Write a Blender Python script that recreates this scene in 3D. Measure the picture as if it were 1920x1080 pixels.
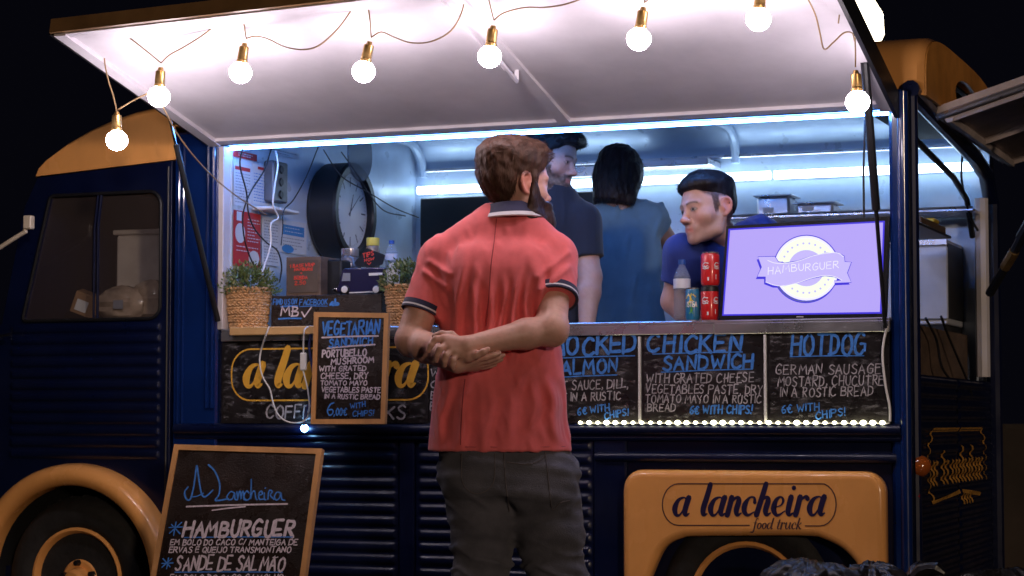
import bpy, math, random
import numpy as np
from mathutils import Vector, Matrix
random.seed(7); rng = np.random.default_rng(7)
R = math.radians
for o in list(bpy.data.objects): bpy.data.objects.remove(o)
SC = bpy.context.scene; COL = SC.collection

# ---------------------------------------------------------------- camera, sky, sun, exposure
CAM = Vector((1.425, -7.12, 0.95)); YAW = R(21.8); PITCH = math.atan(250/4000); FPX = 4000.0
camd = bpy.data.cameras.new('camera'); cam = bpy.data.objects.new('camera', camd); COL.objects.link(cam)
cam.location = CAM; cam.rotation_euler = (R(90)+PITCH, 0, YAW)
camd.sensor_width = 36; camd.lens = 36*FPX/1920; camd.clip_start = .05; camd.clip_end = 900
camd.dof.use_dof = True; camd.dof.focus_distance = 6.9; camd.dof.aperture_fstop = 6.3
SC.camera = cam
W = bpy.data.worlds.new('World'); SC.world = W; W.use_nodes = True
nt = W.node_tree; nt.nodes.clear()
sky = nt.nodes.new('ShaderNodeTexSky'); sky.sky_type = 'NISHITA'; sky.sun_disc = False
sky.sun_elevation = R(-6); sky.sun_rotation = R(145.5); sky.air_density = 1.0; sky.dust_density = 1.0
bg = nt.nodes.new('ShaderNodeBackground'); bg.inputs[1].default_value = 0.15
wo = nt.nodes.new('ShaderNodeOutputWorld')
glow = nt.nodes.new('ShaderNodeMix'); glow.data_type = 'RGBA'; glow.blend_type = 'ADD'; glow.inputs[0].default_value = 1
glow.inputs[7].default_value = (.0105, .0105, .021, 1)                  # night glow of the town, the same in every direction
nt.links.new(sky.outputs[0], glow.inputs[6]); nt.links.new(glow.outputs[2], bg.inputs[0]); nt.links.new(bg.outputs[0], wo.inputs[0])
sd = bpy.data.lights.new('sun', 'SUN'); sun = bpy.data.objects.new('sun', sd); COL.objects.link(sun)
sd.energy = 0.54; sd.angle = R(3); sd.color = (1.0, .76, .56)
sun.rotation_euler = Vector((.62, -.77, .13)).to_track_quat('Z', 'Y').to_euler(); sun.location = (3, -9, 6)
SC.view_settings.view_transform = 'Standard'; SC.view_settings.look = 'None'
SC.view_settings.exposure = 0.0; SC.view_settings.gamma = 1.0
SC.render.engine = 'CYCLES'; SC.cycles.use_denoising = True
SC.cycles.max_bounces = 8; SC.cycles.transparent_max_bounces = 12
SC.cycles.sample_clamp_indirect = 4.0; SC.cycles.caustics_reflective = False; SC.cycles.caustics_refractive = False

cr = Vector((math.cos(YAW), math.sin(YAW), 0)); f0 = Vector((-math.sin(YAW), math.cos(YAW), 0))
cf = f0*math.cos(PITCH)+Vector((0, 0, math.sin(PITCH))); cu = cr.cross(cf)
def _ray(px, py): return cf+cr*((px-960)/FPX)+cu*((540-py)/FPX)
def at(px, py, Y=0.0):                    # measured photo point -> place on the upright plane y = Y
    d = _ray(px, py); return CAM+d*((Y-CAM.y)/d.y)
def atX(px, py, X):
    d = _ray(px, py); return CAM+d*((X-CAM.x)/d.x)

# ---------------------------------------------------------------- materials
MATS = {}
def mat(name, col, rough=.5, metal=0.0, emit=None, es=0.0, bump=0.0, bscale=60, var=0.0, vscale=6, coat=0.0,
        alpha=1.0, trans=0.0, rvar=0.0, stretch=(1, 1, 1), spec=.5, attr=None, sheen=0.0, sss=0.0, ior=1.45, streak=0.0):
    m = bpy.data.materials.new(name); m.use_nodes = True; n = m.node_tree; L = n.links.new
    b = n.nodes['Principled BSDF']; I = b.inputs
    I['Base Color'].default_value = (*col, 1); I['Roughness'].default_value = rough; I['Metallic'].default_value = metal
    I['Specular IOR Level'].default_value = spec; I['Coat Weight'].default_value = coat; I['Coat Roughness'].default_value = .06
    I['Alpha'].default_value = alpha; I['Transmission Weight'].default_value = trans; I['IOR'].default_value = ior
    I['Sheen Weight'].default_value = sheen
    if sss: I['Subsurface Weight'].default_value = sss; I['Subsurface Radius'].default_value = (.012, .004, .002); I['Subsurface Scale'].default_value = 1.0
    if emit: I['Emission Color'].default_value = (*emit, 1); I['Emission Strength'].default_value = es
    tc = n.nodes.new('ShaderNodeTexCoord'); mp = n.nodes.new('ShaderNodeMapping'); mp.inputs['Scale'].default_value = stretch
    L(tc.outputs['Object'], mp.inputs[0])
    base = None
    if attr:
        a = n.nodes.new('ShaderNodeAttribute'); a.attribute_name = attr; base = a.outputs['Color']; L(base, I['Base Color'])
    if var:
        t = n.nodes.new('ShaderNodeTexNoise'); t.inputs['Scale'].default_value = vscale; t.inputs['Detail'].default_value = 6
        t.inputs['Roughness'].default_value = .62
        L(mp.outputs[0], t.inputs['Vector'])
        mr = n.nodes.new('ShaderNodeMapRange'); mr.inputs[1].default_value = .3; mr.inputs[2].default_value = .7
        mr.inputs[3].default_value = 1-var; mr.inputs[4].default_value = 1+var
        L(t.outputs[0], mr.inputs[0])
        mx = n.nodes.new('ShaderNodeVectorMath'); mx.operation = 'SCALE'
        if base: L(base, mx.inputs[0])
        else: mx.inputs[0].default_value = col
        L(mr.outputs[0], mx.inputs['Scale']); L(mx.outputs[0], I['Base Color'])
    if rvar:
        t = n.nodes.new('ShaderNodeTexNoise'); t.inputs['Scale'].default_value = vscale*2.3; t.inputs['Detail'].default_value = 5
        L(mp.outputs[0], t.inputs['Vector'])
        mr = n.nodes.new('ShaderNodeMapRange'); mr.inputs[1].default_value = .3; mr.inputs[2].default_value = .7
        mr.inputs[3].default_value = max(.02, rough-rvar); mr.inputs[4].default_value = rough+rvar
        L(t.outputs[0], mr.inputs[0]); L(mr.outputs[0], I['Roughness'])
    if bump:
        t = n.nodes.new('ShaderNodeTexNoise'); t.inputs['Scale'].default_value = bscale; t.inputs['Detail'].default_value = 4
        L(mp.outputs[0], t.inputs['Vector'])
        bp = n.nodes.new('ShaderNodeBump'); bp.inputs['Strength'].default_value = bump; bp.inputs['Distance'].default_value = .01
        L(t.outputs[0], bp.inputs['Height']); L(bp.outputs[0], I['Normal'])
    MATS[name] = m; return m

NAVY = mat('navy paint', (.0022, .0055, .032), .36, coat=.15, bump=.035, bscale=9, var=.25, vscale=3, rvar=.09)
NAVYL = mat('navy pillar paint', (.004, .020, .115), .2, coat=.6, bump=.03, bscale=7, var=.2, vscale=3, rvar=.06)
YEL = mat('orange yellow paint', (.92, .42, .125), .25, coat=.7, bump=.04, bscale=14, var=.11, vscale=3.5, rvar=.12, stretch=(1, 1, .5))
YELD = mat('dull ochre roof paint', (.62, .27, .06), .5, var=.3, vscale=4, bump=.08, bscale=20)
WHITE = mat('white painted steel', (.69, .65, .69), .5, var=.13, vscale=2.6, bump=.04, bscale=12, rvar=.1)
CREAM = mat('cream enamel', (.70, .60, .46), .4, var=.1)
INWALL = mat('pale interior panel', (.56, .66, .80), .36, metal=.15, var=.10, vscale=5, bump=.03, bscale=10, rvar=.12)
STEEL = mat('brushed steel', (.62, .60, .63), .3, metal=.85, var=.05, vscale=5, bump=.02, bscale=30, rvar=.08)
CHROME = mat('chrome', (.8, .8, .82), .12, metal=1)
BRASS = mat('brass', (.55, .33, .12), .28, metal=.85, var=.2, vscale=30)
BLACK = mat('black satin', (.012, .012, .014), .4, var=.2, bump=.05)
BLACKM = mat('matt black', (.008, .008, .01), .8)
RUB = mat('tyre rubber', (.016, .015, .016), .75, var=.4, vscale=12, bump=.25, bscale=40)
SLATE = mat('chalkboard black', (.018, .015, .016), .34, var=.55, vscale=7, rvar=.16, bump=.03, bscale=40)
BOARD = mat('chalkboard brown black', (.026, .017, .014), .30, var=.5, vscale=5, rvar=.14, bump=.35, bscale=240)
WOOD = mat('orange pine', (.58, .29, .11), .5, var=.28, vscale=7, stretch=(1, 1, .25), bump=.1, bscale=60)
WOODD = mat('dark stained wood', (.13, .085, .06), .55, var=.4, vscale=8, stretch=(.25, 1, 3), bump=.1)
CHALKW = mat('white chalk marker', (.66, .56, .62), .8, var=.22, vscale=90)
CHALKG = mat('grey chalk marker', (.40, .37, .40), .8, var=.4, vscale=60)
CHALKB = mat('blue chalk marker', (.055, .22, .66), .7, var=.25, vscale=70)
CHALKR = mat('red chalk marker', (.75, .07, .04), .7)
LOGOY = mat('logo yellow print', (.86, .45, .055), .5, var=.06, vscale=20)
INK = mat('dark blue print', (.018, .012, .06), .45)
TEXTB = mat('brown print', (.08, .035, .04), .5)
WHITEP = mat('white plastic', (.78, .76, .76), .4)
PAPER = mat('paper', (.66, .68, .72), .7, var=.08, vscale=9)
PRED = mat('red print', (.50, .03, .035), .6, var=.15)
PBLUE = mat('blue print', (.06, .25, .55), .6)
PGREY = mat('grey print', (.24, .26, .32), .7)
GLASS = mat('window glass', (.14, .105, .095), .03, alpha=.15, spec=.8, coat=1)
PET = mat('clear bottle plastic', (.5, .56, .66), .08, alpha=.20, spec=.9)
CARD = mat('cardboard', (.30, .17, .09), .75, var=.2, vscale=8, bump=.05)
WICK = mat('wicker', (.62, .36, .17), .6, var=.4, vscale=50, bump=.15, bscale=90)
LEAFA = mat('artificial leaf green', (.10, .14, .04), .5, var=.6, vscale=60)
LEAFB = mat('pale bud', (.34, .33, .17), .55, var=.3, vscale=60)
LAMPG = mat('lit bulb glass', (1, 1, 1), .3, emit=(1.0, .87, .95), es=90)
LEDC = mat('cold led strip', (1, 1, 1), .4, emit=(.10, .33, 1.0), es=60)
TUBE = mat('lit fluorescent tube', (1, 1, .9), .4, emit=(.55, .76, 1.0), es=8.0)
LEDW = mat('lit led bead', (1, 1, .9), .4, emit=(1, .97, .60), es=8)
LEDBL = mat('lit blue led', (1, 1, 1), .4, emit=(.25, .6, 1.0), es=40)
GLOBE = mat('lit street globe', (1, 1, 1), .4, emit=(1, .86, .62), es=7)

# ---------------------------------------------------------------- mesh building
def base_of(p):
    v = Vector((0, 0, 0))
    while p is not None: v += p.location; p = p.parent
    return v
POST = [1.0, 0.0]                          # size and height shift of the figure being built
def catmull(P, n=6, closed=False):
    P = [np.array(p, float) for p in P]
    if len(P) < 3: return P
    Q = [P[-1]]+P+[P[0], P[1]] if closed else [2*P[0]-P[1]]+P+[2*P[-1]-P[-2]]
    out = []
    for i in range(len(Q)-3):
        a, b, c, d = Q[i:i+4]
        for j in range(n):
            t = j/n
            out.append(.5*((2*b)+(-a+c)*t+(2*a-5*b+4*c-d)*t*t+(-a+3*b-3*c+d)*t**3))
    if not closed: out.append(P[-1])
    return out
class MB:
    def __init__(s): s.v = []; s.f = []; s.m = []; s.mats = []; s.cur = 0
    def use(s, m):
        if m not in s.mats: s.mats.append(m)
        s.cur = s.mats.index(m); return s
    def add(s, v, f):
        o = len(s.v); s.v += [tuple(p) for p in v]
        for q in f: s.f.append(tuple(i+o for i in q)); s.m.append(s.cur)
        return s
    def box(s, a, b, M=None, bev=0):
        (x0, y0, z0), (x1, y1, z1) = a, b
        x0, x1 = sorted((x0, x1)); y0, y1 = sorted((y0, y1)); z0, z1 = sorted((z0, z1))
        if bev > 0:
            e = min(bev, (x1-x0)*.45, (y1-y0)*.45, (z1-z0)*.45)
            V = []; 
            for sx in (0, 1):
                for sy in (0, 1):
                    for sz in (0, 1):
                        cx, cy, cz = (x0, x1)[sx], (y0, y1)[sy], (z0, z1)[sz]
                        dx, dy, dz = (e, -e)[sx], (e, -e)[sy], (e, -e)[sz]
                        V += [(cx, cy+dy, cz+dz), (cx+dx, cy, cz+dz), (cx+dx, cy+dy, cz)]
            def i(sx, sy, sz, k): return (sx*4+sy*2+sz)*3+k
            F = []
            for t in (0, 1):
                q = [i(t, 0, 0, 0), i(t, 1, 0, 0), i(t, 1, 1, 0), i(t, 0, 1, 0)]; F.append(q if t else q[::-1])
                q = [i(0, t, 0, 1), i(1, t, 0, 1), i(1, t, 1, 1), i(0, t, 1, 1)]; F.append(q[::-1] if t else q)
                q = [i(0, 0, t, 2), i(1, 0, t, 2), i(1, 1, t, 2), i(0, 1, t, 2)]; F.append(q if t else q[::-1])
            for p in (0, 1):
                for q_ in (0, 1):
                    F.append([i(0, p, q_, 1), i(1, p, q_, 1), i(1, p, q_, 2), i(0, p, q_, 2)])
                    F.append([i(p, 0, q_, 0), i(p, 1, q_, 0), i(p, 1, q_, 2), i(p, 0, q_, 2)])
                    F.append([i(p, q_, 0, 0), i(p, q_, 1, 0), i(p, q_, 1, 1), i(p, q_, 0, 1)])
            for sx in (0, 1):
                for sy in (0, 1):
                    for sz in (0, 1): F.append([i(sx, sy, sz, 0), i(sx, sy, sz, 1), i(sx, sy, sz, 2)])
        else:
            V = [(x0, y0, z0), (x1, y0, z0), (x1, y1, z0), (x0, y1, z0), (x0, y0, z1), (x1, y0, z1), (x1, y1, z1), (x0, y1, z1)]
            F = [(0, 3, 2, 1), (4, 5, 6, 7), (0, 1, 5, 4), (1, 2, 6, 5), (2, 3, 7, 6), (3, 0, 4, 7)]
        if M is not None: V = [tuple(M @ Vector(p)) for p in V]
        return s.add(V, F)
    def tube(s, pts, r, n=8, closed=False, cap=True):
        P = [Vector(p) for p in pts]; rr = r if hasattr(r, '__len__') else [r]*len(P)
        V = []; up = None
        for i, p in enumerate(P):
            if closed: t = P[(i+1) % len(P)]-P[i-1]
            else: t = P[min(i+1, len(P)-1)]-P[max(i-1, 0)]
            if t.length < 1e-9: t = Vector((0, 0, 1))
            t.normalize()
            if up is None:
                up = Vector((0, 0, 1)) if abs(t.z) < .9 else Vector((1, 0, 0))
            a = t.cross(up).normalized(); up = a.cross(t).normalized()
            for k in range(n):
                c = 2*math.pi*k/n; V.append(p+(a*math.cos(c)+up*math.sin(c))*rr[i])
        F = []; m = len(P)
        for i in range(m if closed else m-1):
            for k in range(n):
                j = (i+1) % m; F.append((i*n+k, i*n+(k+1) % n, j*n+(k+1) % n, j*n+k))
        if cap and not closed: F.append(tuple(range(n))[::-1]); F.append(tuple((m-1)*n+k for k in range(n)))
        return s.add(V, F)
    def lathe(s, c, prof, n=20, axis='z', M=None):
        c = Vector(c); V = []
        for (r, h) in prof:
            for k in range(n):
                a = 2*math.pi*k/n; x, y = r*math.cos(a), r*math.sin(a)
                V.append({'z': Vector((x, y, h)), 'y': Vector((x, h, y)), 'x': Vector((h, x, y))}[axis])
        if M is not None: V = [M @ v for v in V]
        V = [v+c for v in V]
        F = []
        for i in range(len(prof)-1):
            for k in range(n): F.append((i*n+k, i*n+(k+1) % n, (i+1)*n+(k+1) % n, (i+1)*n+k))
        if prof[0][0] > 1e-6: F.append(tuple(range(n))[::-1])
        if prof[-1][0] > 1e-6: F.append(tuple((len(prof)-1)*n+k for k in range(n)))
        return s.add(V, F)
    def ball(s, c, r, n=10, sc=(1, 1, 1)):
        prof = [(r*math.sin(math.pi*i/n)+1e-9, -r*math.cos(math.pi*i/n)) for i in range(n+1)]
        return s.lathe(c, prof, n*2 if n < 9 else 16, M=Matrix.Diagonal(sc))
    def grid(s, nu, nv, fn, flip=False):
        V = [fn(i/(nu-1), j/(nv-1)) for j in range(nv) for i in range(nu)]
        F = [(j*nu+i, j*nu+i+1, (j+1)*nu+i+1, (j+1)*nu+i) for j in range(nv-1) for i in range(nu-1)]
        if flip: F = [q[::-1] for q in F]
        return s.add(V, F)
    def quad(s, a, b, c, d): return s.add([a, b, c, d], [(0, 1, 2, 3)])
    def plate(s, outer, holes=(), th=.01, O=(0, 0, 0), U=(1, 0, 0), V=(0, 0, 1), bev=0.0, res=3):
        O, U, V_ = Vector(O), Vector(U), Vector(V); N = U.cross(V_)      # extends +-th/2 about O along N
        cu_ = bpy.data.curves.new('t', 'CURVE'); cu_.dimensions = '2D'; cu_.fill_mode = 'BOTH'
        cu_.extrude = max(th/2-bev, .0001); cu_.bevel_depth = bev; cu_.bevel_resolution = res; cu_.offset = -bev
        for loop in [outer]+list(holes):
            sp = cu_.splines.new('POLY'); sp.points.add(len(loop)-1); sp.use_cyclic_u = True
            for i, p in enumerate(loop): sp.points[i].co = (p[0], p[1], 0, 1)
        ob = bpy.data.objects.new('t', cu_); COL.objects.link(ob)
        dg = bpy.context.evaluated_depsgraph_get(); me = bpy.data.meshes.new_from_object(ob.evaluated_get(dg))
        vs = [O+U*v.co.x+V_*v.co.y+N*v.co.z for v in me.vertices]; fs = [tuple(p.vertices) for p in me.polygons]
        s.add(vs, fs); bpy.data.objects.remove(ob); bpy.data.curves.remove(cu_); bpy.data.meshes.remove(me); return s
    def ribbon(s, pts, wd, fr, off=0.0):
        """flat painted stroke in the frame fr=(O,U,V,N), pts 2D, wd widths"""
        O, U, V_, N = fr; P = [np.array(p, float) for p in pts]; wd = wd if hasattr(wd, '__len__') else [wd]*len(P)
        n = len(P); L_ = []; Rr = []
        for i in range(n):
            t = P[min(i+1, n-1)]-P[max(i-1, 0)]; l = np.hypot(*t); t = t/l if l > 1e-9 else np.array([1., 0])
            nn = np.array([-t[1], t[0]]); L_.append(P[i]+nn*wd[i]/2); Rr.append(P[i]-nn*wd[i]/2)
        t0 = P[0]-P[1]; t0 = t0/(np.hypot(*t0)+1e-9)*wd[0]*.42; t1 = P[-1]-P[-2]; t1 = t1/(np.hypot(*t1)+1e-9)*wd[-1]*.42
        n0 = np.array([-t0[1], t0[0]])*.6; n1 = np.array([-t1[1], t1[0]])*.6
        C2 = [P[0]+t0+n0, P[0]+t0-n0, P[-1]+t1+n1, P[-1]+t1-n1]
        to3 = lambda q: O+U*q[0]+V_*q[1]+N*off
        F = [(i, i+1, n+i+1, n+i) for i in range(n-1)]
        F += [(0, n, 2*n, 2*n+1)[::1], (n-1, 2*n-1, 2*n+3, 2*n+2)[::-1]]
        return s.add([to3(q) for q in L_+Rr+C2], F)
    def build(s, name, m=None, parent=None, smooth=True, angle=35, local=False, loc=None):
        me = bpy.data.meshes.new(name)
        if m is not None and not s.mats: s.mats = [m]
        for mm in s.mats: me.materials.append(mm)
        if local: off = Vector((0, 0, 0))
        elif parent is not None: off = base_of(parent)
        elif loc is not None: off = Vector(loc)
        else:
            A = np.array(s.v); off = Vector(((A[:, 0].min()+A[:, 0].max())/2, (A[:, 1].min()+A[:, 1].max())/2, A[:, 2].min()))
        k = POST[0] if local and name not in ('bulb', 'socket', 'led_bead', 'knot') else 1.0; dz = POST[1] if local and k != 1.0 else 0.0
        me.from_pydata([((p[0]-off.x)*k, (p[1]-off.y)*k, (p[2]-off.z)*k+dz) for p in s.v], [], s.f)
        me.polygons.foreach_set('material_index', s.m)
        if smooth:
            me.polygons.foreach_set('use_smooth', [True]*len(me.polygons))
            try: me.set_sharp_from_angle(angle=R(angle))
            except Exception: pass
        me.update()
        o = bpy.data.objects.new(name, me); COL.objects.link(o)
        if parent is not None: o.parent = parent
        elif not local: o.location = off
        return o
def tag(o, label=None, cat=None, group=None, kind=None):
    if label: o['label'] = label
    if cat: o['category'] = cat
    if group: o['group'] = group
    if kind: o['kind'] = kind
    return o
def thing(name, label, cat, loc, group=None, rz=0):
    o = bpy.data.objects.new(name, None); COL.objects.link(o); o.location = loc; o.rotation_euler = (0, 0, rz)
    o.empty_display_size = .1
    return tag(o, label, cat, group)
def box(name, a, b, m, parent=None, bev=.003, **k): return MB().box(a, b, bev=bev).build(name, m, parent, **k)
def rrect(x0, y0, x1, y1, r, n=6):
    rr = r if hasattr(r, '__len__') else (r,)*4; out = []
    for (cx, cy, a0, q) in ((x1-rr[0], y1-rr[0], 0, rr[0]), (x0+rr[1], y1-rr[1], 90, rr[1]), (x0+rr[2], y0+rr[2], 180, rr[2]), (x1-rr[3], y0+rr[3], 270, rr[3])):
        for k in range(n+1):
            a = R(a0+90*k/n); out.append((cx+q*math.cos(a), cy+q*math.sin(a)))
    return out
def dup(o, parent=None, loc=None):
    c = o.copy(); COL.objects.link(c)
    if parent is not None: c.parent = parent
    if loc is not None: c.location = loc
    for ch in list(o.children): dup(ch, c)
    return c

# ---------------------------------------------------------------- hand lettering (stroke glyphs)
GL = {'A': '0,0 .28,1 .58,0|.1,.36 .48,.38', 'B': '0,0 .03,1|~.03,1 .42,.9 .36,.6 .03,.52|~.03,.52 .52,.42 .46,.06 0,0',
 'C': '~.55,.86 .32,1 .04,.62 .08,.14 .33,0 .58,.16', 'D': '0,0 .02,1|~0,1 .44,.86 .55,.5 .42,.12 0,0',
 'E': '.48,1 .02,1 0,0 .5,.02|.02,.52 .42,.54', 'F': '.5,1 .02,1 0,0|.02,.52 .4,.54',
 'G': '~.55,.86 .3,1 .04,.62 .08,.12 .34,0 .54,.18|.54,.14 .55,.46 .3,.46', 'H': '0,0 .03,1|.5,0 .53,1|.02,.5 .52,.54',
 'I': '.06,0 .08,1', 'J': '~.4,1 .4,.2 .2,0 .0,.15', 'K': '0,0 .02,1|.5,1 .03,.45|.14,.55 .54,0', 'L': '.02,1 0,0 .48,.03',
 'M': '0,0 .1,1 .35,.35 .62,1 .72,0', 'N': '0,0 .05,1 .5,.02 .56,1', 'O': '~.3,1 .05,.72 .06,.2 .32,0 .56,.3 .52,.8 .3,1',
 'P': '0,0 .02,1|~.02,1 .48,.92 .42,.55 .02,.48', 'Q': '~.3,1 .05,.7 .06,.2 .32,0 .56,.3 .52,.8 .3,1|.34,.25 .6,-.08',
 'R': '0,0 .03,1|~.03,1 .46,.94 .4,.58 .03,.5|.18,.5 .54,0', 'S': '~.5,.86 .3,1 .06,.8 .2,.56 .46,.36 .42,.08 .2,0 .0,.13',
 'T': '0,1 .56,1|.29,1 .27,0', 'U': '~.02,1 .02,.3 .22,0 .46,.2 .5,1', 'V': '0,1 .25,0 .54,1', 'W': '0,1 .16,0 .36,.7 .54,0 .76,1',
 'X': '0,0 .5,1|0,1 .5,0', 'Y': '0,1 .27,.5 .53,1|.27,.5 .2,0', 'Z': '0,1 .5,1 0,0 .52,0',
 '6': '~.44,.95 .2,.8 .04,.35 .2,0 .42,.15 .38,.42 .1,.4', '0': '~.25,1 .04,.6 .1,.1 .3,0 .46,.4 .4,.85 .25,1', '1': '.0,.75 .16,1 .16,0', '2': '~0,.8 .2,1 .42,.75 .2,.35 0,0|0,0 .46,0', '5': '.42,1 .05,1 .04,.55|~.04,.55 .35,.6 .42,.25 .2,0 0,.1',
 '€': '~.52,.85 .32,1 .1,.6 .14,.12 .34,0 .54,.14|0,.6 .38,.62|0,.4 .36,.42', ',': '~.08,.1 .1,.0 .02,-.16', '!': '.12,1 .06,.28|.04,.06 .05,.0', '.': '.03,.05 .05,.0',
 '/': '0,-.05 .3,1.05', '*': '0,.5 .8,.5|.4,.95 .4,.05|.1,.85 .7,.15|.1,.15 .7,.85', '+': '0,.5 .5,.5|.25,.75 .25,.25', '~': '~0,.1 .12,.2 .26,.1 .4,.2', '&': '~.5,.3 .2,0 .05,.2 .35,.75 .2,1 .1,.75 .5,0', '-': '0,.45 .3,.45',
 'a': '~.5,.6 .3,.66 .06,.4 .1,.06 .3,.04 .5,.5|~.52,.62 .46,.2 .54,0 .66,.1', 'n': '0,.6 .02,0|~.02,.3 .25,.64 .42,.55 .42,0', 'c': '~.45,.52 .28,.64 .04,.4 .12,.02 .46,.08', 'h': '~.1,1.3 .04,.6 .02,0|~.02,.3 .25,.62 .4,.5 .42,0',
 'e': '~.04,.3 .4,.36 .3,.64 .08,.45 .1,.05 .45,.08', 'i': '~.04,.6 .02,.1 .14,0|.05,.84 .08,.8', 'r': '0,.6 .02,0|~.02,.3 .2,.6 .4,.6', 'm': '0,.6 .02,0|~.02,.3 .2,.64 .3,.5 .3,0|~.3,.3 .48,.64 .6,.5 .6,0'}
def glyph(ch):
    out = []
    for seg in GL[ch].split('|'):
        cv = seg.startswith('~'); P = [tuple(map(float, q.split(','))) for q in seg.lstrip('~').split()]
        out.append(catmull(P, 5) if cv else [np.array(p) for p in P])
    return out
def smudge_mat():
    m = mat('wiped chalk haze', (.5, .48, .52), .8); n = m.node_tree; L = n.links.new; b = n.nodes['Principled BSDF']
    tc = n.nodes.new('ShaderNodeTexCoord'); mp = n.nodes.new('ShaderNodeMapping'); mp.inputs['Scale'].default_value = (5, 5, 14); L(tc.outputs['Object'], mp.inputs[0])
    t = n.nodes.new('ShaderNodeTexNoise'); t.inputs['Scale'].default_value = 3.5; t.inputs['Detail'].default_value = 9; t.inputs['Roughness'].default_value = .72; L(mp.outputs[0], t.inputs['Vector'])
    r_ = n.nodes.new('ShaderNodeMapRange'); r_.inputs[1].default_value = .52; r_.inputs[2].default_value = .78; r_.inputs[3].default_value = 0; r_.inputs[4].default_value = .55; L(t.outputs[0], r_.inputs[0]); L(r_.outputs[0], b.inputs['Alpha']); return m
SMUDGE = smudge_mat()
def layout(text):
    x = 0; S = []
    for ch in text:
        if ch == ' ': x += .38; continue
        g = glyph(ch); w = max(p[0] for st in g for p in st)
        for st in g: S.append([(p[0]+x, p[1]) for p in st])
        x += w+.2
    return S, max(x-.2, .01)
_off = [0]
def write(mb, text, p0, p1, h, th, N=Vector((0, -1, 0)), up=Vector((0, 0, 1)), off=.0008, jit=.036, slant=.06, passes=1):
    """letter strokes along the baseline p0->p1, cap height h, line thickness th (metres)"""
    p0, p1 = Vector(p0), Vector(p1); U = (p1-p0); Ln = U.length; U.normalize(); V_ = (up-U*up.dot(U)).normalized()
    S, w = layout(text); sx = Ln/w
    for q in range(passes):
        for st in S:
            jx, jy = random.gauss(0, jit)*h, random.gauss(0, jit)*h; k = 1+random.gauss(0, jit)
            P = [(p[0]*sx+jx+p[1]*slant*h, p[1]*h*k+jy) for p in st]
            P2 = [P[0]]
            for a, b in zip(P, P[1:]):                                   # subdivide so that widths can wobble
                n = max(1, int(math.hypot(b[0]-a[0], b[1]-a[1])/(h*.35)))
                P2 += [(a[0]+(b[0]-a[0])*i/n, a[1]+(b[1]-a[1])*i/n) for i in range(1, n+1)]
            wd = [th*random.uniform(.8, 1.15) for _ in P2]
            _off[0] = (_off[0]+1) % 23
            mb.ribbon(P2, wd, (p0, U, V_, N), off+_off[0]*.00003)
def pline(mb, pts, th, N=Vector((0, -1, 0)), off=.0008, smooth=True):
    """a painted line through 3D points lying on one plane with normal N"""
    P = [Vector(p) for p in pts]; O = P[0]; U = (P[-1]-P[0])
    if U.length < 1e-6: U = P[1]-P[0]
    U.normalize(); V_ = N.cross(U)*-1
    Q = [((p-O).dot(U), (p-O).dot(V_)) for p in P]
    if smooth and len(Q) > 2: Q = catmull(Q, 5)
    _off[0] = (_off[0]+1) % 23
    mb.ribbon(Q, th, (O, U, V_, N), off+_off[0]*.00003)
# brush script of the logo: x,y,width triples, x-height 1
SCR = {'a': ['.78,.82,.10 .62,1.0,.10 .30,.86,.22 .13,.42,.34 .24,.06,.24 .46,.06,.12 .70,.50,.08', '.88,1.0,.34 .78,.6,.34 .72,.22,.32 .80,.03,.22 .98,.12,.08'],
 'l': ['.52,1.72,.30 .40,1.1,.33 .24,.4,.34 .28,.06,.26 .48,.10,.08'],
 'n': ['.30,1.0,.33 .22,.5,.33 .13,.02,.33', '.20,.35,.06 .42,.86,.14 .64,.98,.22 .72,.78,.32 .62,.3,.33 .70,.03,.22 .92,.14,.07'],
 'c': ['.72,.70,.22 .66,.97,.14 .40,.96,.14 .18,.60,.32 .18,.22,.30 .40,.02,.18 .74,.2,.06'],
 'h': ['.52,1.72,.30 .36,1.0,.32 .13,.02,.33', '.22,.35,.06 .42,.86,.14 .64,.98,.22 .72,.78,.32 .62,.3,.33 .70,.03,.22 .92,.14,.07'],
 'e': ['.20,.42,.07 .56,.56,.10 .66,.82,.16 .50,1.0,.12 .26,.82,.24 .16,.36,.34 .32,.04,.22 .50,.03,.14 .80,.24,.06'],
 'i': ['.30,1.0,.33 .22,.5,.33 .20,.16,.30 .30,.02,.20 .50,.14,.07', '.40,1.47,.27 .41,1.50,.27'],
 'r': ['.30,1.0,.33 .22,.5,.33 .13,.02,.33', '.20,.40,.06 .40,.86,.12 .62,1.0,.22 .72,.88,.28'],
 'o': ['.5,.98,.14 .2,.75,.28 .16,.3,.3 .36,.03,.16 .62,.3,.28 .66,.75,.26 .5,.98,.14'],
 'f': ['.8,1.6,.16 .6,1.72,.14 .44,1.3,.26 .3,.4,.28 .16,-.4,.26 -.06,-.58,.14 -.2,-.4,.16', '.1,1.0,.1 .66,1.0,.1'],
 'd': ['.72,.82,.10 .55,1.0,.10 .25,.82,.22 .13,.42,.32 .24,.06,.24 .46,.10,.12 .66,.50,.08', '1.0,1.72,.28 .84,1.0,.30 .72,.25,.30 .80,.03,.22 .98,.12,.08'],
 't': ['.46,1.45,.28 .34,.9,.3 .22,.25,.3 .32,.02,.2 .55,.14,.07', '.06,1.0,.1 .66,1.0,.1'],
 'u': ['.24,1.0,.3 .16,.4,.32 .26,.04,.22 .46,.1,.12 .64,.5,.08', '.82,1.0,.3 .72,.3,.3 .8,.03,.2 .98,.12,.07'],
 'k': ['.5,1.72,.28 .34,1.0,.3 .13,.02,.3', '.78,.98,.2 .5,.66,.12 .28,.5,.08', '.36,.5,.16 .58,.2,.28 .7,.02,.2 .88,.12,.07']}
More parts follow.
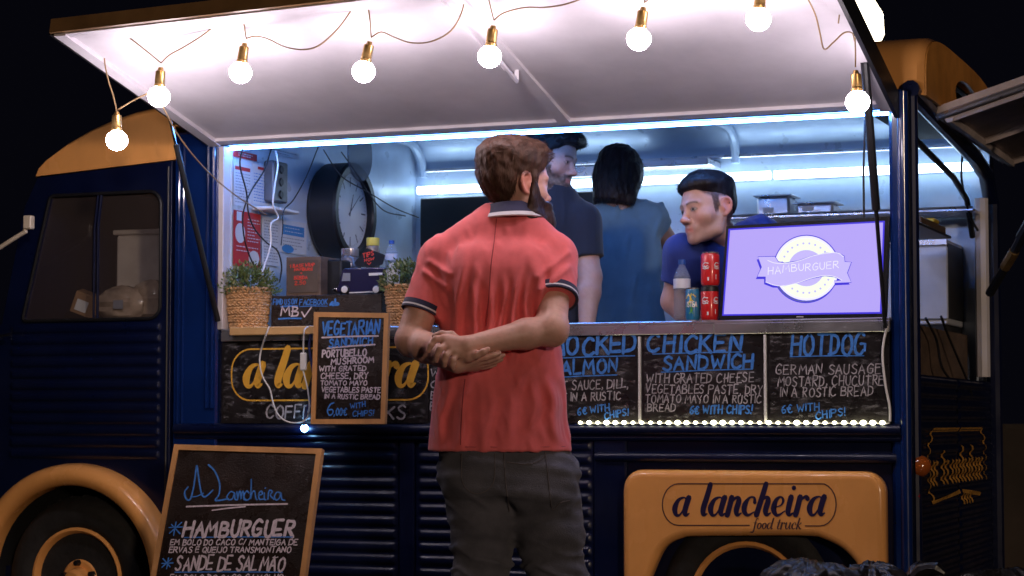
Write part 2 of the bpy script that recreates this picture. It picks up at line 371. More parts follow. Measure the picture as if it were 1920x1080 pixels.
SW = {'a': .98, 'l': .52, 'n': .9, 'c': .74, 'h': .9, 'e': .78, 'i': .5, 'r': .74, ' ': .55, 'o': .78, 'f': .62, 'd': .98, 't': .56, 'u': .98, 'k': .84}
def script(mb, text, p0, p1, xh, wk=1.0, N=Vector((0, -1, 0)), up=Vector((0, 0, 1)), off=.0008, slant=.12):
    p0, p1 = Vector(p0), Vector(p1); U = p1-p0; Ln = U.length; U.normalize(); V_ = (up-U*up.dot(U)).normalized()
    tot = sum(SW[c] for c in text); sx = Ln/tot; x = 0; k = 0
    for ch in text:
        for st in SCR.get(ch, []):
            A = [tuple(map(float, q.split(','))) for q in st.split()]
            B = catmull(A, 5) if len(A) > 2 else [np.array(a) for a in A]
            P = [((x+b[0])*sx+b[1]*xh*slant, b[1]*xh) for b in B]; wd = [max(b[2], .05)*(xh+sx)*.5*wk for b in B]
            k += 1; mb.ribbon(P, wd, (p0, U, V_, N), off+(k % 9)*.00004)
        x += SW[ch]
# ---------------------------------------------------------------- figures: smooth implicit surfaces -> one mesh
def axis(*seg):
    """(a, b, step), ... joined into one coordinate axis"""
    out = []
    for a, b, st in seg: out += list(np.arange(a, b, st))
    return np.array(out, np.float32)
class Field:
    def __init__(s, X, Y, Z):
        s.X, s.Y, s.Z = X, Y, Z; s.F = np.full((len(X), len(Y), len(Z)), .3, np.float32); s.R = np.eye(3); s.t = np.zeros(3)
    def xf(s, Rm=None, t=(0, 0, 0)): s.R = np.eye(3) if Rm is None else np.array(Rm, float); s.t = np.array(t, float)
    def P(s, p): return s.R @ np.array(p, float)+s.t
    def sub(s, lo, hi, m):
        sl = []
        for A, a, b in zip((s.X, s.Y, s.Z), lo, hi):
            i, j = np.searchsorted(A, a-m), np.searchsorted(A, b+m); sl.append(slice(i, max(j, i)))
        return tuple(sl)
    def put(s, sl, d, op, k):
        F = s.F[sl]; d = d.astype(np.float32)
        if op == 'u':
            h = np.maximum(k-np.abs(F-d), 0)/k; s.F[sl] = np.minimum(F, d)-h*h*k*.25
        else:
            d = -d; h = np.maximum(k-np.abs(F-d), 0)/k; s.F[sl] = np.maximum(F, d)+h*h*k*.25
    def mesh_(s, sl): return s.X[sl[0]][:, None, None], s.Y[sl[1]][None, :, None], s.Z[sl[2]][None, None, :]
    def cap(s, a, b, ra, rb=None, k=.02, op='u', flat=None):
        rb = ra if rb is None else rb; a, b = s.P(a), s.P(b); m = max(ra, rb)+k+.01
        sl = s.sub(np.minimum(a, b), np.maximum(a, b), m); x, y, z = s.mesh_(sl)
        if 0 in (x.size, y.size, z.size): return s
        ab = b-a; L2 = max(ab @ ab, 1e-9); px, py, pz = x-a[0], y-a[1], z-a[2]
        t = (px*ab[0]+py*ab[1]+pz*ab[2])/L2; tc = np.clip(t, 0, 1)
        if flat is not None: tc = np.clip(t, 0, 1.2) if flat == 1 else np.clip(t, -.2, 1.2)
        d = np.sqrt((px-ab[0]*tc)**2+(py-ab[1]*tc)**2+(pz-ab[2]*tc)**2)-(ra+(rb-ra)*np.clip(t, 0, 1))
        if flat is not None: d = np.maximum(d, (t-1)*math.sqrt(L2))
        s.put(sl, d, op, k); return s
    def chain(s, pts, rs, k=.01, op='u'):
        for i in range(len(pts)-1): s.cap(pts[i], pts[i+1], rs[i], rs[i+1], k, op)
        return s
    def ell(s, c, r, k=.02, op='u', Rm=None):
        c = s.P(c); r = np.array(r, float); Rm = s.R if Rm is None else s.R @ np.array(Rm); m = max(r)
        sl = s.sub(c-m, c+m, k+.01); x, y, z = s.mesh_(sl)
        if 0 in (x.size, y.size, z.size): return s
        dx, dy, dz = x-c[0], y-c[1], z-c[2]
        q = [(Rm[0, i]*dx+Rm[1, i]*dy+Rm[2, i]*dz)/r[i] for i in range(3)]
        n = np.sqrt(q[0]**2+q[1]**2+q[2]**2)+1e-6; g = np.sqrt((q[0]/r[0])**2+(q[1]/r[1])**2+(q[2]/r[2])**2)+1e-6
        s.put(sl, n*(n-1)/g, op, k); return s
    def loft(s, rows, k=.03, op='u', e=2.3, capz=True):
        """rows: z, cx, cy, rx, ry (world z order ascending); superellipse sections"""
        A = np.array(rows, float); zi = s.Z; lo = (A[:, 1]-A[:, 3]).min(), (A[:, 2]-A[:, 4]).min(), A[0, 0]
        hi = (A[:, 1]+A[:, 3]).max(), (A[:, 2]+A[:, 4]).max(), A[-1, 0]; sl = s.sub(lo, hi, k+.02); x, y, z = s.mesh_(sl)
        f = [np.interp(z[0, 0], A[:, 0], A[:, i])[None, None, :] for i in range(1, 5)]
        u, v = np.abs(x-f[0])/f[2], np.abs(y-f[1])/f[3]; n = (u**e+v**e)**(1/e)+1e-6
        d = (n-1)*np.minimum(f[2], f[3])*(1+.0*z)
        d = np.maximum(d, np.maximum(A[0, 0]-z, z-A[-1, 0])+0*d); s.put(sl, d, op, k); return s
    def extract(s, smooth=1):
        F = s.F; ins = F < 0; n0, n1, n2 = F.shape
        cnt = np.zeros((n0-1, n1-1, n2-1), np.int8)
        cs = [(i, j, k) for i in (0, 1) for j in (0, 1) for k in (0, 1)]
        for (i, j, k) in cs: cnt += ins[i:n0-1+i, j:n1-1+j, k:n2-1+k]
        act = (cnt > 0) & (cnt < 8); I = np.argwhere(act); idx = np.full(act.shape, -1, np.int32); idx[act] = np.arange(len(I))
        cv = [F[I[:, 0]+i, I[:, 1]+j, I[:, 2]+k] for (i, j, k) in cs]
        acc = np.zeros((len(I), 3)); num = np.zeros(len(I))
        for a in range(8):
            for b in range(a+1, 8):
                ca, cb = np.array(cs[a]), np.array(cs[b])
                if np.abs(ca-cb).sum() != 1: continue
                m = (cv[a] < 0) != (cv[b] < 0); t = np.where(m, cv[a]/np.where(m, cv[a]-cv[b], 1), 0)
                acc += np.where(m[:, None], ca+(cb-ca)*t[:, None], 0); num += m
        q = I+acc/np.maximum(num, 1)[:, None]
        V = np.stack([np.interp(q[:, i], np.arange(len(A)), A) for i, A in enumerate((s.X, s.Y, s.Z))], 1)
        fs = []
        for ax in range(3):
            sl0 = [slice(None)]*3; sl1 = [slice(None)]*3; sl0[ax] = slice(0, -1); sl1[ax] = slice(1, None)
            a, b = ins[tuple(sl0)], ins[tuple(sl1)]; E_ = np.argwhere(a != b)
            o1, o2 = [(1, 2), (2, 0), (0, 1)][ax]
            ok = (E_[:, o1] > 0) & (E_[:, o2] > 0) & (E_[:, o1] < act.shape[o1]) & (E_[:, o2] < act.shape[o2]); E_ = E_[ok]
            sg = a[tuple(E_.T)]; qd = []
            for d1, d2 in ((1, 1), (0, 1), (0, 0), (1, 0)):
                c = E_.copy(); c[:, o1] -= d1; c[:, o2] -= d2; qd.append(idx[tuple(c.T)])
            qd = np.stack(qd, 1); qd[~sg] = qd[~sg][:, ::-1]; fs.append(qd)
        Q = np.concatenate(fs)
        for _ in range(smooth):
            S_ = np.zeros_like(V); C_ = np.zeros(len(V))
            for k in range(4):
                a, b = Q[:, k], Q[:, (k+1) % 4]
                for c in range(3): S_[:, c] += np.bincount(a, V[b, c], len(V))+np.bincount(b, V[a, c], len(V))
                C_ += np.bincount(a, minlength=len(V))+np.bincount(b, minlength=len(V))
            V = V*.45+.55*S_/np.maximum(C_, 1)[:, None]
        return V, Q
def np_mesh(name, V, Q, m, parent, col=None):
    V = V*POST[0]+np.array([0, 0, POST[1]])
    me = bpy.data.meshes.new(name); n = len(Q); k = Q.shape[1]
    me.vertices.add(len(V)); me.vertices.foreach_set('co', V.astype(np.float32).ravel())
    me.loops.add(n*k); me.loops.foreach_set('vertex_index', Q.astype(np.int32).ravel())
    me.polygons.add(n); me.polygons.foreach_set('loop_start', np.arange(0, n*k, k, dtype=np.int32))
    me.polygons.foreach_set('use_smooth', np.ones(n, bool))
    me.update(calc_edges=True); me.validate()
    for mm in (m if isinstance(m, (list, tuple)) else [m]): me.materials.append(mm)
    if col is not None:
        a = me.color_attributes.new('Col', 'FLOAT_COLOR', 'POINT'); a.data.foreach_set('color', np.c_[col, np.ones(len(V))].astype(np.float32).ravel())
    o = bpy.data.objects.new(name, me); COL.objects.link(o)
    if parent is not None: o.parent = parent
    return o
def vnoise(P, sc, seed=0):
    """cheap smooth value noise from sines"""
    r = np.random.default_rng(seed); s = 0
    for i in range(5):
        k = r.normal(size=3)*sc*(1+.5*i); s = s+np.sin(P @ k+r.uniform(0, 6.3))/(1+.35*i)
    return s/3.2
def rot(yaw=0, pitch=0, roll=0):
    """head frame (face +y, up z) -> local. yaw about z, pitch nods, roll tilts"""
    return np.array((Matrix.Rotation(R(yaw), 3, 'Z') @ Matrix.Rotation(R(pitch), 3, 'X') @ Matrix.Rotation(R(roll), 3, 'Y')))
def ss(x, a, b): t = np.clip((x-a)/(b-a), 0, 1); return t*t*(3-2*t)

def head_sdf(F, Rm, t, sc=1.0, fem=False):
    """F in local coordinates; head origin between the ears at eye height"""
    F.xf(Rm*sc, t); q = sc
    F.ell((0, -.014, .034), (.0755*q, .096*q, .084*q), .02, Rm=np.eye(3)/sc)
    F.ell((0, .028, .016), (.066*q, .062*q, .066*q), .03, Rm=np.eye(3)/sc)
    F.ell((0, .026, -.040), (.057*q, .058*q, .066*q), .03, Rm=np.eye(3)/sc)
    for s in (-1, 1):
        F.cap((s*.058, -.002, -.040), (s*.05, .012, -.078), .017*q, .015*q, .03)
        F.cap((s*.05, .012, -.076), (s*.012, .074, -.096), .014*q, .012*q, .03)
        F.ell((s*.044, .050, -.026), (.026*q, .026*q, .022*q), .025, Rm=np.eye(3)/sc)
        F.cap((s*.030, .108, .002), (s*.034, .106, .001), .019*q, k=.014, op='s')
        F.cap((s*.012, .089, .020), (s*.050, .074, .020), .0075*q, .006*q, .014)
        F.ell((s*.031, .0765, .000), (.0135*q, .0125*q, .0125*q), .004, Rm=np.eye(3)/sc)
        F.cap((s*.020, .086, .0085), (s*.044, .079, .0075), .0036*q, .003*q, .004)
        F.cap((s*.020, .084, -.0085), (s*.043, .078, -.0085), .003*q, .003*q, .004)
        F.ell((s*.013, .099, -.036), (.0085*q, .011*q, .008*q), .008, Rm=np.eye(3)/sc)
        F.cap((s*.007, .106, -.046), (s*.008, .108, -.040), .0026*q, k=.003, op='s')
        # ear: helix loop, lobe, hollow
        E0 = [(s*.076, .006, .004), (s*.083, -.004, .022), (s*.088, -.020, .026), (s*.091, -.030, .010), (s*.088, -.026, -.012), (s*.082, -.012, -.028), (s*.077, .000, -.030)]
        F.ell((s*.079, -.012, -.002), (.009*q, .017*q, .028*q), .012, Rm=np.eye(3)/sc)
        F.chain([tuple(c) for c in catmull(E0, 2)], [.0048*q]*13, .004)
        F.ell((s*.0905, -.010, -.002), (.007*q, .010*q, .015*q), .005, 's', Rm=np.eye(3)/sc)
        F.ell((s*.083, -.002, -.008), (.005*q, .005*q, .007*q), .005, Rm=np.eye(3)/sc)
    F.ell((0, .079, -.096), (.020*q, .015*q, .0155*q), .02, Rm=np.eye(3)/sc)
    F.cap((0, .084, .012), (0, .107, -.030), .0070*q, .0092*q, .011)
    F.ell((0, .111, -.033), (.0108*q, .0105*q, .0090*q), .008, Rm=np.eye(3)/sc)
    F.ell((0, .082, -.062), (.03*q, .014*q, .018*q), .02, Rm=np.eye(3)/sc)
    F.chain([(-.022, .080, -.066), (-.006, .0935, -.0605), (.006, .0935, -.0605), (.022, .080, -.066)], [.0038*q, .0062*q, .0062*q, .0038*q], .005)
    F.chain([(-.020, .080, -.068), (0, .0915, -.0735), (.020, .080, -.068)], [.0038*q, .0070*q, .0038*q], .005)
    F.chain([(-.024, .087, -.067), (0, .1005, -.0668), (.024, .087, -.067)], [.0012*q, .0016*q, .0012*q], .002, 's')
    F.xf()
SKIN = mat('skin', (.5, .3, .2), .45, attr='Col', sss=.10, bump=.035, bscale=420, var=.06, vscale=40, spec=.45)
def skin_color(V, Rm, t, tone, sc=1.0, scalp=None, scol=(.05, .03, .025), beard=0.0, stub=(.10, .06, .045), seed=1, lid=0.0, shade=None):
    H = (V-np.array(t)) @ Rm/sc                                 # back into the head frame
    C = np.tile(np.array(tone, float), (len(V), 1)); n = vnoise(V, 22, seed)
    C *= (1+.05*n+.035*vnoise(V, 160, seed+3))[:, None]; C *= 1+.10*vnoise(V, 45, seed+8)[:, None]*np.array([.15, -.35, -.3])
    x, y, z = H.T; near = (np.sqrt((H**2).sum(1)) < .17)
    def tint(mask, col, a=1.0): 
        w = (np.clip(mask, 0, 1)*a*near)[:, None]; C[:] = C*(1-w)+np.array(col)*w
    red = np.array(tone)*np.array([1.12, .72, .68])
    tint(ss(np.abs(x), .076, .086), red, .8)
    tint(ss(y, .100, .118)*ss(-z, .01, .03), red, .5)
    tint(np.exp(-((np.abs(x)-.042)**2+(z+.03)**2)/.0004)*(y > .03), red, .35)
    lips = np.exp(-((z+.0668)/.0075)**2)*(1-ss(np.abs(x), .018, .026))*(y > .082)
    tint(lips*1.2, np.array(tone)*np.array([.92, .48, .48]), .8)
    if beard:
        nb = vnoise(V, 300, seed+5)*.25
        jaw = ss(-z, .035, .062)*(y > -.01)+ss(-z, .012, .03)*(np.abs(x) > .052)*(y > -.005)*(y < .045)
        mous = np.exp(-((z+.053)/.008)**2)*(y > .08)*(np.abs(x) < .03)
        keep = 1-np.clip(lips*1.6, 0, 1)
        tint(np.clip(jaw+mous, 0, 1)*keep*(1+nb), stub, beard)
    if scalp is not None: tint(ss(-scalp(H), -.005, .009)*(1+.2*vnoise(V, 320, seed)), scol, .88)
    for s in (-1, 1):
        d = ((x-s*.031)/.0125)**2+((z)/.0062)**2
        eye = (d < 1)*(y > .074); tint(eye*1., (.36, .32, .32), 1-lid)
        ir = (((x-s*.031)**2+(z-.0005)**2) < .0056**2)*(d < 1)*(y > .076); tint(ir*1., (.04, .025, .02), 1)
        tint(np.exp(-((d-1.15)/.28)**2)*(y > .066), np.array(tone)*.28, .75)
        br = np.exp(-((z-.0195-.004*(1-((np.abs(x)-.032)/.02)**2))/.0036)**2)*(np.abs(x) > .010)*(np.abs(x) < .053)*(x*s > 0)*(y > .06)
        tint(br, (.03, .018, .013), .85)
    if shade is not None: C *= shade(V)[:, None]
    return C
def hair_mesh(name, parent, Rm, t, sc, col, region, thick, flow, nst, slen, seed, lift=.2, step=.0032, wid=.0011, xtra=None, nz=1.0):
    """region(H)->signed cut (positive = no hair) and thick(H)->thickness, in the head frame"""
    Rm = np.array(Rm); A = axis((-.17, .17, step)); F = Field(A, A, axis((-.22, .17, step)))
    F.ell((0, -.014, .034), (.0755, .096, .084), .02); F.ell((0, .028, .016), (.066, .062, .066), .03)
    F.ell((0, .0, -.02), (.066, .066, .06), .03)
    if xtra: xtra(F)
    X, Y, Z = np.meshgrid(F.X, F.Y, F.Z, indexing='ij'); G = np.stack([X, Y, Z], -1).reshape(-1, 3)
    th = thick(G).reshape(X.shape); F.F -= th.astype(np.float32)
    st = np.sin(G @ np.array([260., 90, 60])+3*vnoise(G, 40, seed))*.0012+vnoise(G, 60, seed+2)*.0035+vnoise(G, 150, seed+4)*.0012
    F.F -= (nz*st).reshape(X.shape).astype(np.float32)
    rg = region(G).reshape(X.shape).astype(np.float32); k = .008
    h = np.maximum(k-np.abs(F.F-rg), 0)/k; F.F = np.maximum(F.F, rg)+h*h*k*.25
    V, Q = F.extract(1)
    m = mat(name+' colour', col, .42, var=.45, vscale=70, bump=.25, bscale=260, stretch=(1, 1, .25), spec=.25)
    o = np_mesh(name, (V*sc) @ Rm.T+np.array(t), Q, m, parent)
    # loose strands riding on the surface
    rs = np.random.default_rng(seed); fi = rs.integers(0, len(Q), nst)
    P0 = V[Q[fi]].mean(1); nr = np.cross(V[Q[fi, 1]]-V[Q[fi, 0]], V[Q[fi, 2]]-V[Q[fi, 0]]); nr /= np.linalg.norm(nr, axis=1)[:, None]+1e-9
    d = flow(P0)+rs.normal(0, .13, P0.shape); d -= nr*(d*nr).sum(1)[:, None]*.9; d /= np.linalg.norm(d, axis=1)[:, None]+1e-9
    side = np.cross(d, nr); L = slen*rs.uniform(.5, 1.2, nst); w = wid*rs.uniform(.6, 1.2, nst); VV = []; QQ = []
    K = 4; rows = []
    for i in range(K):
        u = i/(K-1); c = P0-nr*.001+d*(L*u)[:, None]+nr*(L*(lift*u*1.3-lift*u*u*1.5+.03))[:, None]
        ww = (w*(1-u*.85))[:, None]; rows += [c-side*ww, c+side*ww]
    VV = np.stack(rows, 1).reshape(-1, 3); b = np.arange(nst)[:, None]*2*K
    QQ = np.concatenate([b+np.array([[2*i, 2*i+1, 2*i+3, 2*i+2]]) for i in range(K-1)])
    o2 = np_mesh('hair_strands', (VV*sc) @ Rm.T+np.array(t), QQ, m, o); o2['kind'] = 'stuff'
    return o
# ---------------------------------------------------------------- ground and surroundings
def noise_ground():
    m = mat('night paving', (.045, .042, .042), .7, var=.5, vscale=2.5, bump=.4, bscale=35, rvar=.15); return m
g = MB(); g.quad((-60, -40, 0), (60, -40, 0), (60, 60, 0), (-60, 60, 0)); tag(g.build('ground', noise_ground(), loc=(0, 0, 0)), kind='structure')
GRASS = mat('night hedge leaves', (.035, .04, .02), .7, var=.6, vscale=8)
def hedge(x0, x1, y, h, label, cat='hedge', d=.8, seed=0):
    b = MB(); r_ = random.Random(seed); n = int((x1-x0)*h*420)
    for _ in range(n):
        c = Vector((r_.uniform(x0, x1), y+r_.uniform(-d/2, d/2), 0)); c.z = h*(1-.12*r_.random()**2)*r_.random()**.6
        a = Vector([r_.gauss(0, 1) for _ in range(3)]).normalized(); q = a.orthogonal().normalized(); w = a.cross(q); s = r_.uniform(.04, .1)
        b.add([c-q*s, c+w*s*.5, c+q*s, c-w*s*.5], [(0, 1, 2, 3)])
    t = thing('hedge', label, cat, (0.5*(x0+x1), y, 0))
    f = b.build('foliage', GRASS, t, smooth=False); f['kind'] = 'stuff'
    MB().box((x0+.1, y-.06, 0), (x1-.1, y+.06, h*.7)).build('stems', BLACKM, t)
hedge(3.2, 8.5, 9, 1.5, 'dark garden hedge far off beyond the rear end of the truck', seed=3)
c_ = at(1866, 795, 4.0); t = MB().box((c_.x, 4.0, 0), (c_.x+5, 4.25, c_.z), bev=.02).build('garden_wall', mat('garden wall render', (.045, .032, .025), .8, var=.5, vscale=1.5)); tag(t, 'low dim brown garden wall past the rear corner of the truck', 'wall')
# street lamp behind the truck, its globe above the awning edge
t = thing('street_lamp', 'glowing white street lamp showing past the right edge of the awning', 'street lamp', (-.90, 3.0, 0))
MB().lathe((-.90, 3, 0), [(.11, 0), (.11, .1), (.06, .14), (.05, 2.58), (.07, 2.62), (.07, 2.66)], 14).build('post', BLACK, t)
b = MB(); b.lathe((-.90, 3, 2.66), [(.05, 0), (.15, .05), (.205, .16), (.2, .26), (.14, .36), (.05, .42)], 24); b.build('globe', GLOBE, t)

# ---------------------------------------------------------------- the truck
TR = thing('food_truck', 'dark blue vintage corrugated food truck with orange yellow fenders and open serving side', 'food truck', (-1.8, .9, 0))
XL, XR, ZC, ZT = -2.824, 0.0, 1.298, 2.0        # seam, rear corner, counter height, top of the opening
def part(name, m, mb=None, parent=None, label=None, **k):
    o = mb.build(name, m, parent or TR, **k)
    if label: o['label'] = label
    return o
def bead(z, z0, pitch, w=.34):
    u = ((z-z0)/pitch) % 1.0; d = abs(u-.5)*2           # 0 at bead centre
    return max(0, 1-(d/(2*w))**2)**.5 if d < 2*w else 0
def ridged(x0, x1, z0, z1, y, pitch=.0464, amp=.0085, e=.03, axis_='x'):
    xs = [x0, x0+e*.3, x0+e*.5, x0+e*.65, x0+e*.8, x0+e]+[x0+e+(x1-x0-2*e)*i/5 for i in range(1, 5)]+[x1-e, x1-e*.8, x1-e*.65, x1-e*.5, x1-e*.3, x1]
    nz = int((z1-z0)/pitch)*12+1; V = []; F = []; n = len(xs)
    for j in range(nz):
        z = z0+(z1-z0)*j/(nz-1)
        for i, x in enumerate(xs):
            k = min(1, max(0, (min(x-x0, x1-x)-e*.3)/(e*.7))); k = math.sqrt(1-(1-k)**2)
            a = amp*bead(z, z0, pitch)*k
            V.append((x, y-a, z) if axis_ == 'x' else (y+a, x, z))
    for j in range(nz-1):
        for i in range(n-1): F.append((j*n+i, j*n+i+1, (j+1)*n+i+1, (j+1)*n+i))
    return V, F
# side skin below the counter, split as the photo shows
b = MB(); b.box((XL, .012, .20), (XR-.03, .05, ZC-.035)); part('side_skin', NAVY, b)
for (x0, x1, z1) in ((-2.80, -1.872, .886), (-1.80, -1.115, .886)):
    V, F = ridged(x0, x1, z1-.0464*14, z1, .004); part('ridged_panel', NAVY, MB().add(V, F), angle=60)
MB_ = MB().box((-1.866, -.004, .22), (-1.806, .011, .89), bev=.004); part('panel_strap', NAVY, MB_)
MB_ = MB().box((-1.112, -.006, .22), (-.99, .011, .89), bev=.005); part('panel_strap', NAVY, MB_)
# mouldings under the menus and above the rear fender
b = MB(); b.tube([(XL+.02, -.012, .921), (-.02, -.012, .921)], .021, 12); b.tube([(XL+.02, -.006, .893), (-.02, -.006, .893)], .012, 10); part('sill_moulding', NAVY, b)
b = MB(); b.tube([(-1.10, -.002, .826), (-1.08, -.008, .826), (-.06, -.008, .826), (-.04, -.002, .826)], .017, 12); part('fender_moulding', NAVY, b)
# pillars
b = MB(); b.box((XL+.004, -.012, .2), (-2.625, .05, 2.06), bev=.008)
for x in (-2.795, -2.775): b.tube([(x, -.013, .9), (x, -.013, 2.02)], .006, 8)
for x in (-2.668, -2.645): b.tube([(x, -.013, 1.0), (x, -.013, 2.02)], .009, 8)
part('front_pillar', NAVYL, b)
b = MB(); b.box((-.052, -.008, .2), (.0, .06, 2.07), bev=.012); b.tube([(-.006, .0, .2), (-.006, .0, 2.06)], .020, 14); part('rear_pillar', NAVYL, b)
b = MB(); b.tube([(.018, .055, .3), (.018, .055, 2.05)], .018, 10); part('rear_post', NAVY, b)
# opening frame, header
b = MB(); b.box((-2.63, -.004, 2.002), (-.05, .05, 2.06), bev=.004); part('header', NAVY, b)
b = MB(); b.box((-2.630, -.006, ZC), (-2.606, .05, 2.0), bev=.003); part('opening_jamb', WHITE, b)
# roof cap with rounded cross-section, yellow, whole length
def roof_sec(x, s=1.0):
    P = []
    for k in range(25):
        a = math.pi*k/24; c, q = math.cos(a), math.sin(a)
        ex = .42 if c > 0 else .75
        P.append((x, .90-math.copysign(abs(c)**ex, c)*(.83 if c > 0 else .90)*s, 2.06+.245*(abs(q)**(.5 if c > 0 else .75))*s))
    return P
b = MB(); xs = [(-2.80, 1), (-1.8, 1), (-.9, 1), (-.02, 1), (.03, .995), (.05, .96)]; V = []
for x, s in xs: V += roof_sec(x, s)
F = [(i*25+k, i*25+k+1, (i+1)*25+k+1, (i+1)*25+k) for i in range(len(xs)-1) for k in range(24)]
b.add(V, F); part('roof_cap', YEL, b, angle=50)
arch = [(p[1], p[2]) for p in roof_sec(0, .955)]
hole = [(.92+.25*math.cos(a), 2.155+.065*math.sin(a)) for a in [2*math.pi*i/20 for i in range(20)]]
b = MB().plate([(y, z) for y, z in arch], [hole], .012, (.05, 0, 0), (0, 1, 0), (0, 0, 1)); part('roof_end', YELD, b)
b = MB(); b.box((-.25, .6, 2.08), (-.02, 1.4, 2.25)); part('roof_vent_box', BLACKM, b)
# cab roof
prof = [(-3.445, 1.918), (-3.432, 1.948), (-3.395, 1.980), (-3.302, 2.034), (-3.20, 2.078), (-3.10, 2.110), (-3.00, 2.133), (-2.90, 2.146), (-2.815, 2.150)]
def cab_roof():
    ys = [-.015, -.012, .0, .03, .10, .25, .5, .9, 1.3, 1.6, 1.72, 1.78, 1.8]; V = []; n = len(prof)
    for y in ys:
        e = min(y+.015, 1.8-y); s = max(0.0, min(1, e/.16)); s = math.sqrt(1-(1-s)**2)
        for (x, z) in prof:
            zb = 1.918+(x+3.445)*.06
            V.append((x-.10*(s-.2)*max(0, (-2.9-x)), y, z+.04*s*(z-zb)/.2))
    F = [(j*n+i, j*n+i+1, (j+1)*n+i+1, (j+1)*n+i) for j in range(len(ys)-1) for i in range(n-1)]
    return MB().add(V, F)
b = cab_roof()
b.plate([(-3.445, 1.918), (-2.812, 1.956)]+[(x, z) for x, z in prof[::-1]], [], .008, (0, -.016, 0), (1, 0, 0), (0, 0, 1))
part('cab_roof', YEL, b, angle=45)
b = MB().box((-2.83, -.02, 2.085), (-2.79, .05, 2.10), bev=.003); part('roof_clip', YEL, b)
# cab side skin with window hole
hub = (-3.23, .336)
outl = [(-2.828, .48), (-2.828, 1.953), (-3.44, 1.915), (-3.50, 1.80), (-3.60, 1.34), (-3.70, 1.22), (-3.98, 1.16), (-4.08, 1.0), (-4.10, .6), (-3.68, .5)]
for k in range(13):
    a = R(158-158*k/12*.86); outl.append((hub[0]+.445*math.cos(a), hub[1]+.445*math.sin(a)))
win = rrect(-3.50, 1.345, -2.872, 1.838, (.055, .02, .02, .05)); win = [(x+(.12*(z-1.345)/.49*max(0, (-2.99-x))/.5), z) for x, z in win]
b = MB().plate(outl, [win], .03, (0, .0, 0), (1, 0, 0), (0, 0, 1), bev=.004); part('cab_side', NAVY, b)
V, F = ridged(-3.56, -2.862, .80, .80+.0445*12, -.016, .0445, .008); part('ridged_door_panel', NAVY, MB().add(V, F), angle=60)
b = MB(); b.tube([(x, -.018, z) for x, z in win], .007, 8, closed=True); part('window_seal', BLACK, b)
b = MB(); b.tube([(-3.158, -.012, 1.35), (-3.158, -.012, 1.72), (-3.145, -.012, 1.835)], .006, 8); b.tube([(-3.175, -.012, 1.35), (-3.175, -.012, 1.70), (-3.160, -.012, 1.835)], .005, 8); part('window_divider', NAVY, b)
wp = MB().plate([(x*.997-.009, z*.997+.004) for x, z in win], [], .004, (0, .0, 0), (1, 0, 0), (0, 0, 1)); part('window_pane', GLASS, wp)
b = MB().tube([(-2.842, -.017, .55), (-2.842, -.017, 1.93)], .004, 6); part('door_seam', BLACK, b)
b = MB(); b.lathe((-3.60, -.02, 1.285), [(.0, -.03), (.018, -.028), (.02, -.01), (.012, 0), (.012, .02)], 14, 'y'); b.tube([(-3.60, -.045, 1.285), (-3.53, -.05, 1.292)], .008, 8); part('door_handle', CHROME, b)
# cab front, floor, inner shell
b = MB(); pts = [(-3.44, 1.915), (-3.50, 1.80), (-3.60, 1.34), (-3.70, 1.22), (-3.98, 1.16), (-4.08, 1.0), (-4.10, .5)]
b.add([(x, y, z) for y in (.012, 1.79) for x, z in pts], [(i, i+1, i+8, i+7) for i in range(6)]); part('cab_front', NAVY, b)
b = MB(); b.box((-4.05, 1.76, .3), (XR, 1.86, 2.06)); b.box((-4.05, .03, .32), (-2.9, 1.75, .38)); b.box((-3.46, .06, 1.0), (-2.9, .1, 1.30)); part('far_side_body', NAVY, b)
CABT = mat('cab trim brown', (.13, .085, .075), .8, var=.4)
b = MB(); b.box((-3.4, 1.2, .4), (-2.86, 1.3, 1.75)); b.box((-3.45, .25, 1.28), (-2.86, 1.2, 1.32)); b.box((-2.87, .08, .4), (-2.84, 1.75, 2.0)); part('cab_lining', CABT, b)
# front fender: swept flange round the wheel
def arc_sweep(c, r0, prof, a0, a1, n=30):
    V = []; F = []; m = len(prof)
    for i in range(n+1):
        a = R(a0+(a1-a0)*i/n)
        for dr, y in prof: V.append((c[0]+(r0+dr)*math.cos(a), y, c[1]+(r0+dr)*math.sin(a)))
    F = [(i*m+k, i*m+k+1, (i+1)*m+k+1, (i+1)*m+k) for i in range(n) for k in range(m-1)]
    return V, F
fp = [(.0, .0), (.0, -.045), (-.004, -.075), (-.014, -.098), (-.032, -.112), (-.052, -.114), (-.07, -.106), (-.082, -.09), (-.086, -.07), (-.084, .0)]
V, F = arc_sweep(hub, .452, fp, -20, 200, 44); part('front_fender', YEL, MB().add(V, F), angle=60)
b = MB(); V, F = arc_sweep(hub, .366, [(0, -.02), (0, .35)], -30, 210, 30); b.add(V, F); b.box((-3.7, .34, .0+.2), (-2.8, .36, .8)); part('wheel_arch', BLACKM, b)
